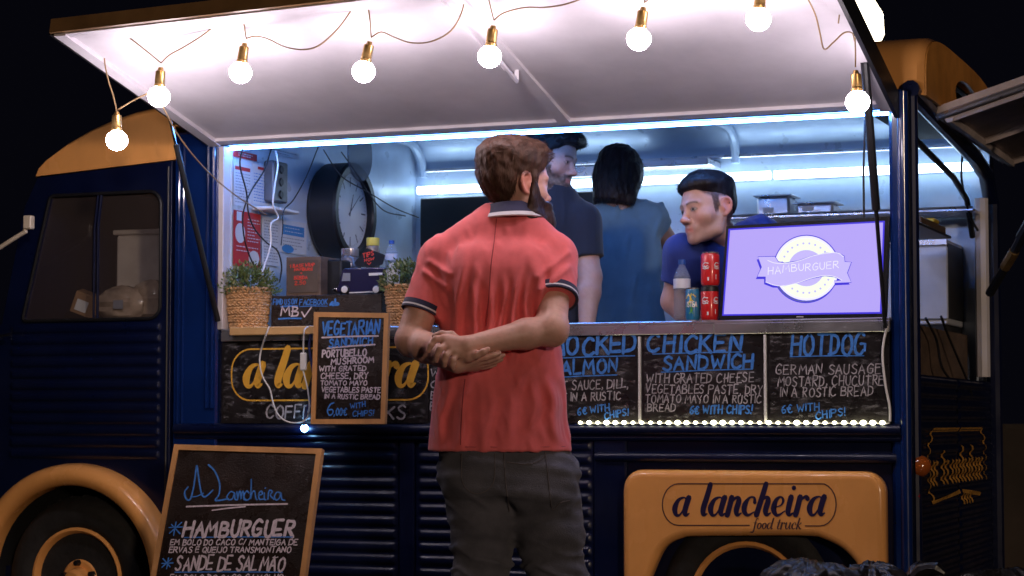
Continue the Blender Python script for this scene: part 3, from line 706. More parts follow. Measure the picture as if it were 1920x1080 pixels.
def wheel(cx, cz, y0, rr=.322, rim=.205):
    # a child Empty is avoided: tyre is the part, rim and hub its sub-parts
    b = MB(); c = (cx, y0, cz)
    b.lathe(c, [(rim-.012, .0), (rim, -.022), (rim+.02, -.034), (rr-.06, -.040), (rr-.035, -.034), (rr-.012, -.012), (rr, .012), (rr, .12), (rr-.02, .145), (rim, .15)], 40, 'y')
    for k in range(36):
        a = 2*math.pi*k/36; p = Vector((cx+rr*math.cos(a), y0+.02, cz+rr*math.sin(a))); q = Vector((cx+rr*math.cos(a+.06), y0+.11, cz+rr*math.sin(a+.06)))
        b.tube([p, q], .006, 4)
    ty = b.build('wheel', RUB, TR)
    b = MB(); b.lathe(c, [(0, -.004), (.07, -.006), (.085, .004), (.10, .03), (.135, .05), (.165, .045), (.178, .018), (.182, -.018), (.192, -.030), (.203, -.026), (rim+.002, -.01), (rim, .06)], 40, 'y'); rm = b.build('rim', YEL, ty)
    b = MB(); b.lathe(c, [(0, -.055), (.03, -.054), (.042, -.045), (.048, -.02), (.05, .0)], 24, 'y'); b.build('hub_cap', YEL, ty)
    for k in range(5):
        b = MB(); a = 2*math.pi*(k+.3)/5; b.lathe((cx+.066*math.cos(a), y0, cz+.066*math.sin(a)), [(.0, -.028), (.011, -.026), (.013, -.004)], 6, 'y')
        b.build('wheel_nut', BLACK, ty)
    for k in range(3):
        b = MB(); a = 2*math.pi*(k+.1)/3; b.tube([(cx+.105*math.cos(a+d), y0+.03, cz+.105*math.sin(a+d)) for d in (-.25, 0, .25)], .012, 8)
        b.build('rim_slot', BLACKM, ty)
wheel(hub[0], hub[1], .0); wheel(-.56, hub[1], .03)
# rear fender plate with arch cut-out
arch_ = [(-.93, .25), (-.905, .36), (-.875, .44), (-.835, .515), (-.775, .548), (-.70, .557), (-.35, .565), (-.27, .553), (-.20, .515), (-.15, .45), (-.125, .36), (-.11, .25)]
fo = [(-.11, .20), (-.065, .20)]+[(x, z) for x, z in rrect(-.985, .2, -.065, .783, .07) if z > .4]+[(-.985, .20), (-.93, .20)]
inn = catmull(arch_, 4)
b = MB().plate(fo+[(p[0], p[1]) for p in inn], [], .075, (0, -.032, 0), (1, 0, 0), (0, 0, 1), bev=.026, res=5); rf = part('rear_fender', YEL, b, angle=50)
b = MB(); b.box((-.96, .051, .15), (-.09, .34, .60)); part('rear_arch_lining', BLACKM, MB().box((-.96, .3, .15), (-.09, .33, .62)))
yf = -.0705
b = MB(); script(b, 'a lancheira', at(1260, 967, yf), at(1546, 966, yf), .062, .92); b.build('lettering', INK, rf, smooth=False)
b = MB(); script(b, 'food truck', at(1411, 992, yf), at(1502, 992, yf), .021, .8)
rr_ = [at(x, y, yf) for x, y in [(1405, 985), (1272, 985)]+[(1272-30*math.sin(a), 946+39*math.cos(a)) for a in [math.pi*i/12 for i in range(1, 12)]]+[(1272, 907), (1538, 907)]+[(1538+30*math.sin(a), 946-40*math.cos(a)) for a in [math.pi*i/12 for i in range(1, 12)]]+[(1538, 986), (1510, 986)]]
O = rr_[0]; b.ribbon([((p-O).x, (p-O).z) for p in rr_], .0038, (O, Vector((1, 0, 0)), Vector((0, 0, 1)), Vector((0, -1, 0))), .0007)
b.build('small_print', TEXTB, rf, smooth=False)
# counter, ledge
b = MB(); b.box((-2.60, -.028, ZC-.012), (-.05, .34, ZC), bev=.003); b.box((-2.60, -.0285, ZC-.046), (-.662, -.018, ZC-.012), bev=.002); b.box((-.660, -.0305, ZC-.048), (-.05, -.018, ZC-.010), bev=.002)
part('counter', STEEL, b)
# interior
b = MB(); b.box((-2.84, .05, .36), (-.02, 1.76, .40)); part('cargo_floor', BLACK, b)
b = MB(); V = []; sec = [(1.758, .4), (1.758, 1.0), (1.758, 2.075)]+[(1.758-.16*(1-math.cos(a)), 2.09+.13*math.sin(a)) for a in [R(15*i) for i in range(7)]]+[(1.2, 2.222), (.6, 2.222), (.20, 2.215), (.10, 2.16), (.065, 2.06)]
for k, (x) in enumerate([-2.62, -1.9, -1.2, -.5, .0]): V += [(x, y, z) for y, z in sec]
n = len(sec); b.add(V, [(i*n+k, i*n+k+1, (i+1)*n+k+1, (i+1)*n+k) for i in range(4) for k in range(n-1)]); part('inner_wall_and_ceiling', INWALL, b, angle=50)
b = MB(); b.box((-2.62, .05, .4), (-2.60, 1.757, 2.22)); part('bulkhead', INWALL, b)
b = MB()
for y in (1.5, 1.3, 1.1, .9, .7, .5, .3): b.tube([(-2.58, y, 2.219), (-.02, y, 2.219)], .008, 6)
part('ceiling_beads', INWALL, b)
for x in (-2.56, -1.08, -.05):
    b = MB(); b.tube([(x, y-.012, z-.012) for y, z in sec[2:11]], .020, 8); part('ceiling_rib', INWALL, b)
b = MB(); b.box((-2.58, 1.735, 2.085), (-.02, 1.757, 2.10), bev=.003); part('wall_ledge', STEEL, b)
b = MB(); b.box((-1.9, 1.735, 2.03), (-1.6, 1.757, 2.08), bev=.003); b.box((-1.5, 1.56, 2.04), (-1.15, 1.757, 2.07), bev=.004); part('extractor_hood', STEEL, b)
b = MB(); b.box((-2.56, 1.715, 1.05), (-1.72, 1.757, 1.965), bev=.004); part('black_wall_board', BLACK, b)
# tube lights on the back wall, strip over the opening
for x0, x1 in ((-2.57, -2.48), (-2.47, -1.62), (-1.60, -.92), (-.90, -.02)):
    b = MB(); b.tube([(x0, 1.715, 2.0), (x1, 1.715, 2.0)], .019, 10); o = part('tube_light', TUBE, b)
    b = MB().box((x0, 1.733, 1.985), (x1, 1.756, 2.015), bev=.003); b.build('tube_holder', WHITEP, o)
b = MB(); b.box((-2.60, .02, 1.988), (-.055, .036, 1.9985), bev=.002); part('led_strip', LEDC, b)
# rear opening: frame, doors, tailgate
b = MB(); b.tube([(.012, .05, 2.075), (.012, .19, 2.063), (.012, 1.3, 1.992), (.012, 1.60, 1.95), (.012, 1.72, 1.84), (.012, 1.73, .3)], .032, 10); part('rear_frame', NAVY, b)
b = MB(); b.tube([(-.02, 1.66, 1.86), (-.02, 1.66, 1.13)], .028, 8); part('rear_frame_inner', WHITE, b)
b = MB(); b.tube([(-.05, .1, 1.98), (-.05, 1.2, 1.90), (-.05, 1.5, 1.84), (-.05, 1.62, 1.7)], .012, 8); part('door_rubber', BLACK, b)
LOGOD = mat('dark yellow print', (.60, .30, .06), .5, var=.4, vscale=30)  # darker, more uneven version of the logo yellow, for the rear doors
for y0, y1 in ((.08, .925), (.945, 1.70)):
    V, F = ridged(y0, y1, .30, .30+.0405*20, .0, .0405, .010, axis_='y'); o = part('rear_door', NAVY, MB().add(V, F), angle=60)
    b = MB(); pts = []
    def rx(z): return .002+.010*bead(z, .30, .0405)
    def stroke(P, w):
        n = max(2, int(abs(P[1][1]-P[0][1])/.004)+2)
        for i in range(n-1):
            (ya, za), (yb, zb) = [(P[0][0]+(P[1][0]-P[0][0])*t, P[0][1]+(P[1][1]-P[0][1])*t) for t in (i/(n-1), (i+1)/(n-1))]
            d = Vector((yb-ya, zb-za)).normalized(); nx, nz = -d.y*w/2, d.x*w/2
            b.add([(rx(za+s*nz)+.0012, ya+s*nx, za+s*nz) if q == 0 else (rx(zb+s*nz)+.0012, yb+s*nx, zb+s*nz) for q, s in ((0, -1), (1, -1), (1, 1), (0, 1))], [(0, 1, 2, 3)])
    if y0 < .5:
        for P in ([(.40, .92), (.92, .92)], [(.33, .86), (.40, .92)], [(.33, .86), (.33, .71)], [(.33, .71), (.42, .665)], [(.42, .665), (.92, .69)]): stroke(P, .014)
        for yy in (.40, .46, .60, .67, .77, .84, .90): stroke([(yy, .845 if yy in (.6,) else .81), (yy-.02, .725)], .035)
        for yy in (.43, .63, .87): stroke([(yy-.03, .80), (yy+.03, .80)], .016)
    else:
        for P in ([(.95, .92), (1.42, .92)], [(1.42, .92), (1.5, .86)], [(1.5, .86), (1.5, .72)], [(.97, .69), (1.40, .665)]): stroke(P, .014)
        for yy in (.98, 1.04, 1.12, 1.19, 1.27, 1.34, 1.41): stroke([(yy, .86 if yy in (.98, 1.19) else .81), (yy-.02, .725)], .038)
        for yy in (1.0, 1.16, 1.3): stroke([(yy-.03, .80), (yy+.04, .80)], .016)
        for yy in (1.0, 1.06, 1.12, 1.18): stroke([(yy, .68), (yy-.01, .64)], .03)
    b.build('lettering', LOGOD, o, smooth=False)
b = MB(); b.box((-.10, .09, 1.12), (-.08, 1.64, 1.30)); part('rear_board', WOODD, b)
b = MB(); b.lathe((.02, .06, .80), [(.036, 0), (.036, .018), (.03, .03), (.016, .042), (0, .046)], 20, 'x'); part('indicator_light', mat('amber lens', (.38, .09, .015), .15, coat=1), b)
b = MB(); b.lathe((.02, .06, .70), [(.022, 0), (.02, .01), (0, .013)], 16, 'x'); part('red_reflector', mat('red lens', (.3, .01, .02), .2, coat=1), b)
tg = MB(); z0, sl = 2.02, .30
def TG(x, y, o=0): return (x, y, z0+(x-.04)*sl+o)
tg.add([TG(.04, .38), TG(.9, .38), TG(.9, 1.85), TG(.04, 1.85), TG(.04, .38, .04), TG(.9, .38, .04), TG(.9, 1.85, .04), TG(.04, 1.85, .04)], [(0, 3, 2, 1), (4, 5, 6, 7), (0, 1, 5, 4), (1, 2, 6, 5), (2, 3, 7, 6), (3, 0, 4, 7)])
tgo = part('tailgate', mat('tailgate inner beige', (.55, .46, .44), .5, var=.25, vscale=6), tg)
b = MB(); 
for y in (.42, 1.1, 1.80): b.tube([TG(.07, y, -.012), TG(.88, y, -.012)], .016, 6)
for x in (.08, .35, .62): b.tube([TG(x, .40, -.012), TG(x, 1.83, -.012)], .018, 6)
b.build('tailgate_ribs', MATS['tailgate inner beige'], tgo)
b = MB().tube([TG(.04, .37, .0), TG(.9, .37, .0)], .012, 8); b.build('edge_trim', STEEL, tgo)
b = MB(); b.tube([(.035, 1.50, 1.46), (.17, 1.30, 1.62), (.20, 1.25, 1.66)], .018, 8).tube([(.20, 1.25, 1.66), (.62, .62, 2.15)], .024, 8); st = part('tailgate_strut', BLACK, b)
b = MB().tube([(.115, 1.38, 1.555), (.165, 1.305, 1.612)], .021, 8); b.build('strut_sleeve', BRASS, st)

# ---------------------------------------------------------------- awning: hinged flap, white underside
A0, A1 = Vector((-2.655, -.02, 2.012)), Vector((-.030, -.02, 2.012)); B0, B1 = Vector((-2.650, -1.08, 2.258)), Vector((-.034, -1.08, 2.336))
def AW(u, v, o=0.0):
    p = (A0*(1-u)+A1*u)*(1-v)+(B0*(1-u)+B1*u)*v; return p+Vector((0, .25*o, o))
b = MB(); b.grid(14, 8, lambda u, v: AW(u, v, -.004*math.sin(math.pi*u)*math.sin(math.pi*v)), flip=True); aw = part('awning', WHITE, b)
b = MB(); b.grid(14, 8, lambda u, v: AW(u, v, .03)); b.build('awning_top', YEL, aw)
def bar(P, Q, w, h, off=0.0, m=WHITE, nm='awning_frame'):
    P, Q = Vector(P), Vector(Q); d = (Q-P).normalized(); s = d.cross(Vector((0, .23, 1))).normalized(); n = s.cross(d).normalized()
    V = []
    for c in (P, Q):
        for a, q in ((-1, -1), (1, -1), (1, 1), (-1, 1)): V.append(c+s*a*w/2+n*(q*h/2+off))
    b = MB().add(V, [(0, 1, 2, 3)[::-1], (4, 5, 6, 7), (0, 1, 5, 4), (1, 2, 6, 5), (2, 3, 7, 6), (3, 0, 4, 7)]); return b.build(nm, m, aw)
bar(AW(.008, .0), AW(.008, 1), .045, .030); bar(AW(.992, .0), AW(.992, 1), .045, .045)
bar(AW(0, .022), AW(1, .022), .040, .028, .002); bar(AW(0, .985), AW(1, .985), .03, .024, .002)
BRN = mat('brown edge trim', (.22, .12, .05), .4, var=.3)
bar(AW(-.004, 1.01), AW(1.0, 1.01), .012, .050, .018, BRN, 'edge_trim')
bar(AW(-.006, -.01), AW(-.006, 1.0), .012, .055, .02, BLACK, 'edge_trim'); bar(AW(1.004, -.01), AW(1.004, 1.0), .014, .085, .0, BLACK, 'edge_trim')
bar(AW(.555, .03), AW(.555, .98), .045, .016, -.008, nm='centre_rib'); bar(AW(.533, .45), AW(.533, .98), .012, .012, -.008, nm='centre_rib')
b = MB(); p, q = AW(.553, .46), AW(.555, .66); dn = Vector((0, 0, -.06)); b.tube([p, p+dn*.9, q+dn*.9, q], .008, 8); b.build('handle', WHITE, aw)
for (s, (xt, v, bot, thick)) in enumerate(((-2.655, .28, (-2.612, -.03, 1.33), .011), (-.030, .34, (-.062, -.045, 1.262), .014))):
    top = AW(0 if s == 0 else .994, v, -.02); bot = Vector(bot); mid = top.lerp(bot, .0 if s else .12); m2 = top.lerp(bot, .545 if s else .62)
    if s == 0: o = part('gas_strut', BLACK, MB().tube([mid, bot], thick, 10)); MB().tube([top, mid.lerp(bot, .12)], .006, 8).build('strut_rod', CHROME, o)
    else: o = part('gas_strut', BLACK, MB().tube([mid, m2], thick, 10)); MB().tube([m2, bot], .007, 8).build('strut_rod', BLACK, o)
# door mirror arm
b = MB(); b.tube(catmull([(-3.96, .02, 1.15), (-3.97, -.16, 1.42), (-3.93, -.2, 1.53), (-3.70, -.2, 1.528), at(36, 441, -.2), at(47, 432, -.2), at(49, 408, -.2)], 5), .0085, 8); o = part('mirror_arm', CREAM, b)
c = at(54, 417, -.2); MB().box((c.x-.018, -.215, c.z-.026), (c.x+.018, -.185, c.z+.026), bev=.004).build('mirror_clamp', CREAM, o)
for (px, py) in ((571, 803),):
    c = at(px, py, -.045); b = MB().ball(c, .014, 8); part('blue_led_lamp', LEDBL, b)
# ---------------------------------------------------------------- string of bulbs under the awning
SL = thing('string_lights', 'string of round lit bulbs in brass sockets along the awning edge', 'string lights', (-1.4, -.98, 2.2))
bl = [((219, 262), (219, 207), -.80), ((298, 180), (302, 118), -.92), ((451, 135), (460, 73), -.96), ((682, 133), (695, 70), -.96), ((918, 105), (926, 38), -.96),
      ((1198, 72), (1208, 5), -.96), ((1422, 35), (1428, -32), -.96), ((1608, 190), (1604, 126), -.62)]
bulb0 = sock0 = None
for i, (c, s_, Y) in enumerate(bl):
    C_, S_ = at(*c, Y), at(*s_, Y); ax = (S_-C_).normalized(); M = Vector((0, 0, 1)).rotation_difference(ax).to_matrix()
    if bulb0 is None:
        b = MB(); b.lathe((0, 0, 0), [(.0, .098), (.008, .097), (.010, .088), (.0165, .084), (.0175, .045), (.0165, .042), (.0185, .040), (.0185, .030), (0, .029)], 18)
        sock0 = b.build('socket', BRASS, None, local=True); sock0.parent = SL
        b = MB(); b.lathe((0, 0, 0), [(1e-6, -.038), (.012, -.036), (.024, -.0295), (.033, -.019), (.0375, -.006), (.037, .006), (.031, .018), (.022, .026), (.016, .031), (.014, .036)], 20)
        bulb0 = b.build('bulb', LAMPG, None, local=True); bulb0.parent = sock0; so = sock0
    else:
        so = sock0.copy(); COL.objects.link(so); so.parent = SL; bu = bulb0.copy(); COL.objects.link(bu); bu.parent = so
    so.location = C_-SL.location; so.rotation_mode = 'QUATERNION'; so.rotation_quaternion = M.to_quaternion()
b = MB()
for pts, Y in (([(198, 70), (196, 112), (203, 150), (212, 178), (219, 209)], (-.86, -.80)), ([(219, 207), (240, 194), (262, 182), (285, 172)], (-.80, -.86)),
    ([(230, 61), (265, 88), (302, 118)], (-.99, -.92)), ([(302, 118), (318, 103), (345, 88), (380, 66), (410, 42)], (-.92, -.99)),
    ([(456, 36), (459, 55), (462, 73)], (-1.0, -.96)), ([(462, 72), (478, 68), (500, 72), (535, 88), (570, 93), (600, 84), (635, 52), (662, 14)], (-.96, -1.0)),
    ([(690, 11), (694, 40), (696, 70)], (-1.0, -.96)), ([(696, 70), (715, 60), (740, 70), (770, 80), (808, 78), (845, 58), (866, 22), (874, -20)], (-.96, -1.0)),
    ([(914, -12), (920, 14), (926, 38)], (-1.0, -.96)), ([(926, 38), (945, 24), (985, 14), (1020, 14), (1060, 8), (1100, -6)], (-.96, -1.0)),
    ([(1218, -30), (1212, -12), (1208, 5)], (-1.0, -.96)), ([(1508, -15), (1528, 25), (1537, 60), (1545, 92), (1562, 80), (1582, 62), (1598, 62), (1603, 78)], (-.80, -.66)),
    ([(1603, 70), (1604, 100), (1604, 126)], (-.64, -.62)), ([(1575, 5), (1574, 25), (1572, 44)], (-.72, -.70)),
    ([(1208, 5), (1240, -14), (1330, -20), (1428, -32)], (-.96, -.96)), ([(300, 190), (340, 262), (390, 322), (440, 365), (498, 402)], (-.86, .02))):
    n = len(pts); P = [at(px, py, Y[0]+(Y[1]-Y[0])*i/(n-1)) for i, (px, py) in enumerate(pts)]
    MB().tube([Vector(q) for q in catmull(P, 5)], .0026, 6).build('cable', mat('brass coloured cable', (.30, .19, .09), .5) if 'brass coloured cable' not in MATS else MATS['brass coloured cable'], SL)

# ---------------------------------------------------------------- menu panels fixed under the counter
yp = -.022
def panel(px0, px1, name, label, py0=(632, 612), py1=794):
    a, c = at(px0, 700, yp), at(px1, 700, yp); z0 = at(px0, py1, yp).z
    t = thing(name, label, 'menu board', ((a.x+c.x)/2, -.01, z0))
    MB().box((a.x, -.020, z0), (c.x, -.006, ZC-.050), bev=.001).build('board', SLATE, t)
    MB().quad((a.x+.01, -.0203, z0+.02), (c.x-.01, -.0203, z0+.02), (c.x-.01, -.0203, ZC-.055), (a.x+.01, -.0203, ZC-.055)).build('wiped_chalk', SMUDGE, t)
    return t
def lines(t, L, m, name='lettering', yy=-.0205, N=Vector((0, -1, 0)), up=Vector((0, 0, 1)), pl=None, jit=.036, slant=.06, passes=1):
    """L: (text, x0, y0, x1, y1, cap height px, thickness px)"""
    pl = pl or (lambda x, y: at(x, y, yy)); b = MB()
    for (tx, x0, y0, x1, y1, h, th) in L:
        p, q = pl(x0, y0), pl(x1, y1); mpp = (pl(x1, y1)-pl(x0, y0)).length/math.hypot(x1-x0, y1-y0); 
        mpz = (pl(x0, y0)-pl(x0, y0-50)).length/50
        if tx == '_': pline(b, [p, p.lerp(q, .5)+up*.0012, q], th*mpz, N)
        else: write(b, tx, p, q, h*mpz, th*mpz, N, up, jit=jit, slant=slant, passes=passes)
    o = b.build(name, m, t, smooth=False); return o
PL = panel(415, 803, 'menu_panel', 'black panel with the yellow a lancheira logo under the counter')
b = MB(); script(b, 'a lancheira', at(455, 725, -.0205), at(778, 724, -.0205), .083, 1.1, slant=.14)
q = [(p[0], p[1]) for p in rrect(0, 0, 1, 1, .01)]
A_, B_ = at(434, 751, -.0205), at(803, 650, -.0205)
rr_ = rrect(A_.x, A_.z, B_.x, B_.z, (B_.z-A_.z)*.42, 8); rr_.append(rr_[0]); O = Vector((0, -.0205, 0))
b.ribbon(rr_, .0062, (O, Vector((1, 0, 0)), Vector((0, 0, 1)), Vector((0, -1, 0))), .0006); b.build('logo', LOGOY, PL, smooth=False)
lines(PL, [('COFFEE', 499, 784, 597, 785, 25, 3.6), ('DRINKS', 650, 786, 760, 786, 24, 3.6)], CHALKG)
P2 = panel(804, 985, 'menu_panel', 'black chalk menu panel right beside the yellow logo, mostly behind the customer')
lines(P2, [('W', 808, 705, 826, 705, 14, 2.6), ('C', 808, 727, 822, 727, 13, 2.4), ('BU', 808, 748, 832, 748, 14, 2.4), ('BR', 807, 768, 832, 768, 14, 2.4)], CHALKG)
P3 = panel(987, 1196, 'menu_panel', 'black menu panel listing smoked salmon in blue beside the customer')
lines(P3, [('SMOCKED', 1008, 667, 1190, 661, 33, 6.2), ('SALMON', 1034, 704, 1157, 697, 25, 5.2), ('_', 1036, 672, 1190, 667, 0, 2.2), ('_', 1040, 708, 1157, 703, 0, 2.2), ('6€ WITH', 1084, 778, 1143, 770, 13, 2.6), ('CHIPS!', 1134, 786, 1179, 778, 12, 2.6)], CHALKB, 'blue_lettering')
lines(P3, [('T SAUCE, DILL,', 1055, 732, 1178, 727, 17, 2.3), ('T IN A RUSTIC', 1054, 753, 1163, 749, 15, 2.3), ('D', 1053, 778, 1062, 778, 15, 2.4)], CHALKG)
P4 = panel(1203, 1431, 'menu_panel', 'black menu panel listing the chicken sandwich in blue letters')
lines(P4, [('CHICKEN', 1216, 660, 1389, 659, 32, 6.0), ('SANDWICH', 1244, 693, 1412, 690, 25, 5.0), ('_', 1224, 664, 1392, 660, 0, 2), ('_', 1240, 698, 1410, 692, 0, 2), ('6€ WITH CHIPS!', 1293, 776, 1410, 775, 15, 3)], CHALKB, 'blue_lettering')
lines(P4, [('WITH GRATED CHEESE', 1213, 718, 1413, 717, 17, 2.3), ('VEGETABLES PASTE, DRY', 1211, 737, 1429, 739, 16, 2.2), ('TOMATO MAYO IN A RUSTIC', 1211, 755, 1428, 756, 15, 2.2), ('BREAD', 1214, 771, 1266, 771, 14, 2.2)], CHALKG)
P5 = panel(1439, 1668, 'menu_panel', 'black menu panel listing the hot dog in blue letters, below the screen')
lines(P5, [('HOTDOG', 1484, 666, 1620, 665, 38, 5.6), ('_', 1482, 669, 1620, 667, 0, 2), ('6€ WITH', 1466, 775, 1536, 769, 14, 2.6), ('CHIPS!', 1530, 786, 1585, 778, 13, 2.6)], CHALKB, 'blue_lettering')
lines(P5, [('GERMAN SAUSAGE', 1454, 702, 1651, 700, 18, 2.2), ('MOSTARD, CHUCUTRE', 1458, 724, 1657, 722, 18, 2.2), ('IN A ROSTIC BREAD', 1462, 744, 1636, 742, 17, 2.2)], CHALKG)
for i, px in enumerate((1199.5, 1435)):
    a = at(px, 700, -.02); tag(MB().box((a.x-.004, -.027, .945), (a.x+.004, -.008, ZC-.052), bev=.001).build('divider_strip', WHITEP),
        ('white divider strip between the salmon and chicken panels', 'white divider strip between the chicken and hot dog panels')[i], 'divider strip')
b = MB(); a = [at(1664, 612, -.03), at(1657, 640, -.032), at(1655, 672, -.034), at(1660, 720, -.034), at(1668, 762, -.03), at(1669, 790, -.028)]
tag(b.tube(catmull(a, 6), .0042, 8).build('white_cable', WHITEP), 'white cable curving down the right end of the hot dog panel', 'cable')
# row of led beads
LT = thing('led_bead_strip', 'row of glowing white led beads under the menu panels', 'led strip', (-.62, -.03, .935))
MB().box((-1.16, -.030, .9415), (-.055, -.022, .9455)).build('carrier', WHITEP, LT)
bead0 = None; r_ = random.Random(4)
for k in range(62):
    x = -1.15+k*.0325
    if x > -.06: break
    if bead0 is None: bead0 = MB().ball((0, 0, 0), .0075, 5).build('led_bead', LEDW, None, local=True); bead0.parent = LT; o = bead0
    else: o = bead0.copy(); COL.objects.link(o); o.parent = LT
    o.location = Vector((x, -.033, .9455))-LT.location; s = r_.choice((.8, 1, 1.15)); o.scale = (s*1.3, s, s)

# ---------------------------------------------------------------- framed boards
def framed(name, label, cn, th, w, m_board, bottom_rail=True):
    """cn: tl, tr, br, bl corners (vectors)"""
    tl, tr, br, bl = cn; N = (tr-tl).cross(bl-tl).normalized()
    d = (br-CAM); br = CAM+d*((tl-CAM).dot(N)/d.dot(N)); cn = [tl, tr, br, bl]
    if N.y > 0: N = -N
    t = thing(name, label, 'chalkboard', (bl+br)/2)
    def slab(q, o0, o1, nm, m, par=t):
        V = [p+N*o0 for p in q]+[p+N*o1 for p in q]
        return MB().add(V, [(0, 1, 2, 3), (7, 6, 5, 4), (0, 4, 5, 1), (1, 5, 6, 2), (2, 6, 7, 3), (3, 7, 4, 0)]).build(nm, m, par, smooth=False)
    U = (tr-tl).normalized(); D = (bl-tl).normalized()
    i = [tl+U*w+D*w, tr-U*w+D*w, br-U*w-D*w, bl+U*w-D*w]
    slab(i, -th, -.003, 'board', m_board)
    for k in range(4): slab([cn[k], cn[(k+1) % 4], i[(k+1) % 4], i[k]], -th, .001*(k % 2)+.001, 'frame_rail', WOOD)
    return t, N
V4 = [at(589, 585, -.115), at(729, 587, -.115), at(722, 795, -.13), at(583, 795, -.13)]
VB, NV = framed('chalkboard', 'small wood framed chalkboard for the vegetarian sandwich in front of the counter', V4, .016, .018, BOARD)
def plane_map(O, N):
    def f(px, py):
        d = _ray(px, py); return CAM+d*((O-CAM).dot(N)/d.dot(N))
    return f
pv = plane_map(V4[0]-NV*.0028, NV); up = (V4[0]-V4[3]).normalized()
lines(VB, [('VEGETARIAN', 604, 629, 711, 626, 24, 4), ('SANDWICH', 618, 651, 698, 646, 15, 3.3), ('6', 612, 779, 624, 779, 24, 2.6), (',00€', 626, 779, 650, 778, 13, 2.2), ('WITH', 657, 767, 686, 762, 9, 1.9), ('CHIPS!', 662, 781, 701, 779, 10, 1.9)], CHALKB, 'blue_lettering', N=NV, up=up, pl=pv)
lines(VB, [('_', 604, 633, 709, 630, 0, 3), ('_', 614, 653, 703, 646, 0, 3), ('PORTUBELLO', 604, 670, 687, 667, 12.5, 3.0), ('MUSHROOM', 621, 684, 701, 679, 10.5, 2.8), ('WITH GRATED', 599, 696, 686, 695, 9, 2.3), ('CHEESE, DRY', 602, 710, 690, 710, 10.5, 2.5),
    ('TOMATO MAYO', 601, 722, 688, 722, 8.5, 2.1), ('VEGETABLES PASTE', 603, 735, 713, 736, 9.5, 2.2), ('IN A RUSTIC BREAD', 608, 747, 712, 749, 8.5, 2.1)], CHALKW, N=NV, up=up, pl=pv)
F4 = [at(327, 833, -.50), at(604, 841, -.50), at(543, 1300, -.78), at(243, 1300, -.78)]
for p in F4[2:]: pass
FB, NF = framed('chalkboard', 'large wood framed chalkboard headed A Lancheira standing on the ground', F4, .02, .020, BOARD)
pf = plane_map(F4[0]-NF*.0028, NF); upf = (F4[0]+F4[1]-F4[2]-F4[3]).normalized()
b = MB()
def sc_(pts, th):
    P = [pf(280+x/4.321, 830+y/4.321) for x, y in pts]; pline(b, P, th, NF, .0008)
sc_([(315, 360), (288, 400), (300, 455), (335, 455), (365, 330), (385, 185), (400, 280), (420, 400), (445, 440), (480, 420), (515, 385)], .0062)
sc_([(345, 440), (385, 435), (440, 410)], .0045)
sc_([(480, 180), (530, 230), (570, 330), (565, 420), (535, 465), (570, 468), (640, 455)], .0062)
lett = {'a': [(0, .1), (-.1, .55), (.15, .95), (.5, .6), (.5, 0), (.55, .7), (.7, 1.0)], }
def cur(pts, x, w=1.0): sc_([(x+px*w, 468-py) for px, py in pts], .0052)
cur([(50, 60), (20, 70), (-10, 30), (5, 5), (35, 15), (52, 60), (55, 10), (75, 5)], 640)
cur([(0, 70), (10, 10), (20, 60), (35, 72), (42, 10), (52, 60), (66, 72), (72, 10), (90, 8)], 710, .8)
cur([(55, 60), (30, 75), (5, 40), (15, 5), (45, 5), (65, 20)], 765, .8)
cur([(15, 170), (14, 100), (8, 10), (22, 60), (42, 75), (52, 20), (62, 5)], 812)
cur([(0, 40), (30, 50), (24, 75), (4, 55), (8, 10), (40, 10)], 885)
cur([(0, 60), (2, 10), (14, 5)], 932); cur([(0, 98), (3, 102)], 940)
cur([(0, 10), (5, 60), (15, 82), (35, 70), (20, 40), (50, 8)], 962)
cur([(50, 60), (20, 65), (0, 30), (15, 2), (40, 20), (52, 60), (60, 10), (85, 0)], 1015)
b.build('blue_script', CHALKB, FB, smooth=False)
lines(FB, [('*', 314, 1005, 340, 1004, 27, 2.4), ('*', 301, 1067, 322, 1066, 22, 2.4), ('_', 346, 1008, 549, 1007, 0, 2), ('_', 328, 1073, 530, 1073, 0, 2)], CHALKB, 'blue_marks', N=NF, up=upf, pl=pf)
lines(FB, [('HAMBURGUER', 344, 1006, 548, 1006, 28, 6.0), ('EM BOLO DO CACO C/ MANTEIGA DE', 319, 1022, 557, 1022, 10, 2.2), ('ERVAS E QUEIJO TRANSMONTANO', 317, 1036, 545, 1036, 10, 2.2), ('SANDE DE SALMAO', 329, 1070, 531, 1070, 26, 4.0),
    ('EM BOLO DO CACO C/ MOLHO', 318, 1090, 530, 1090, 12, 2.4), ('_', 350, 950, 539, 945, 0, 3), ('_', 398, 957, 460, 950, 0, 2.6), ('~', 511, 1047, 520, 1047, 12, 2)], CHALKW, N=NF, up=upf, pl=pf)
for s in (0, 1):
    a, c = (F4[0].lerp(F4[1], .12+.40*s)), (F4[3].lerp(F4[2], .12+.40*s))
    MB().tube([a+Vector((0, .03, -.02)), Vector((c.x, -.12, .0))], .012, 6).build('rear_leg', WOOD, FB)

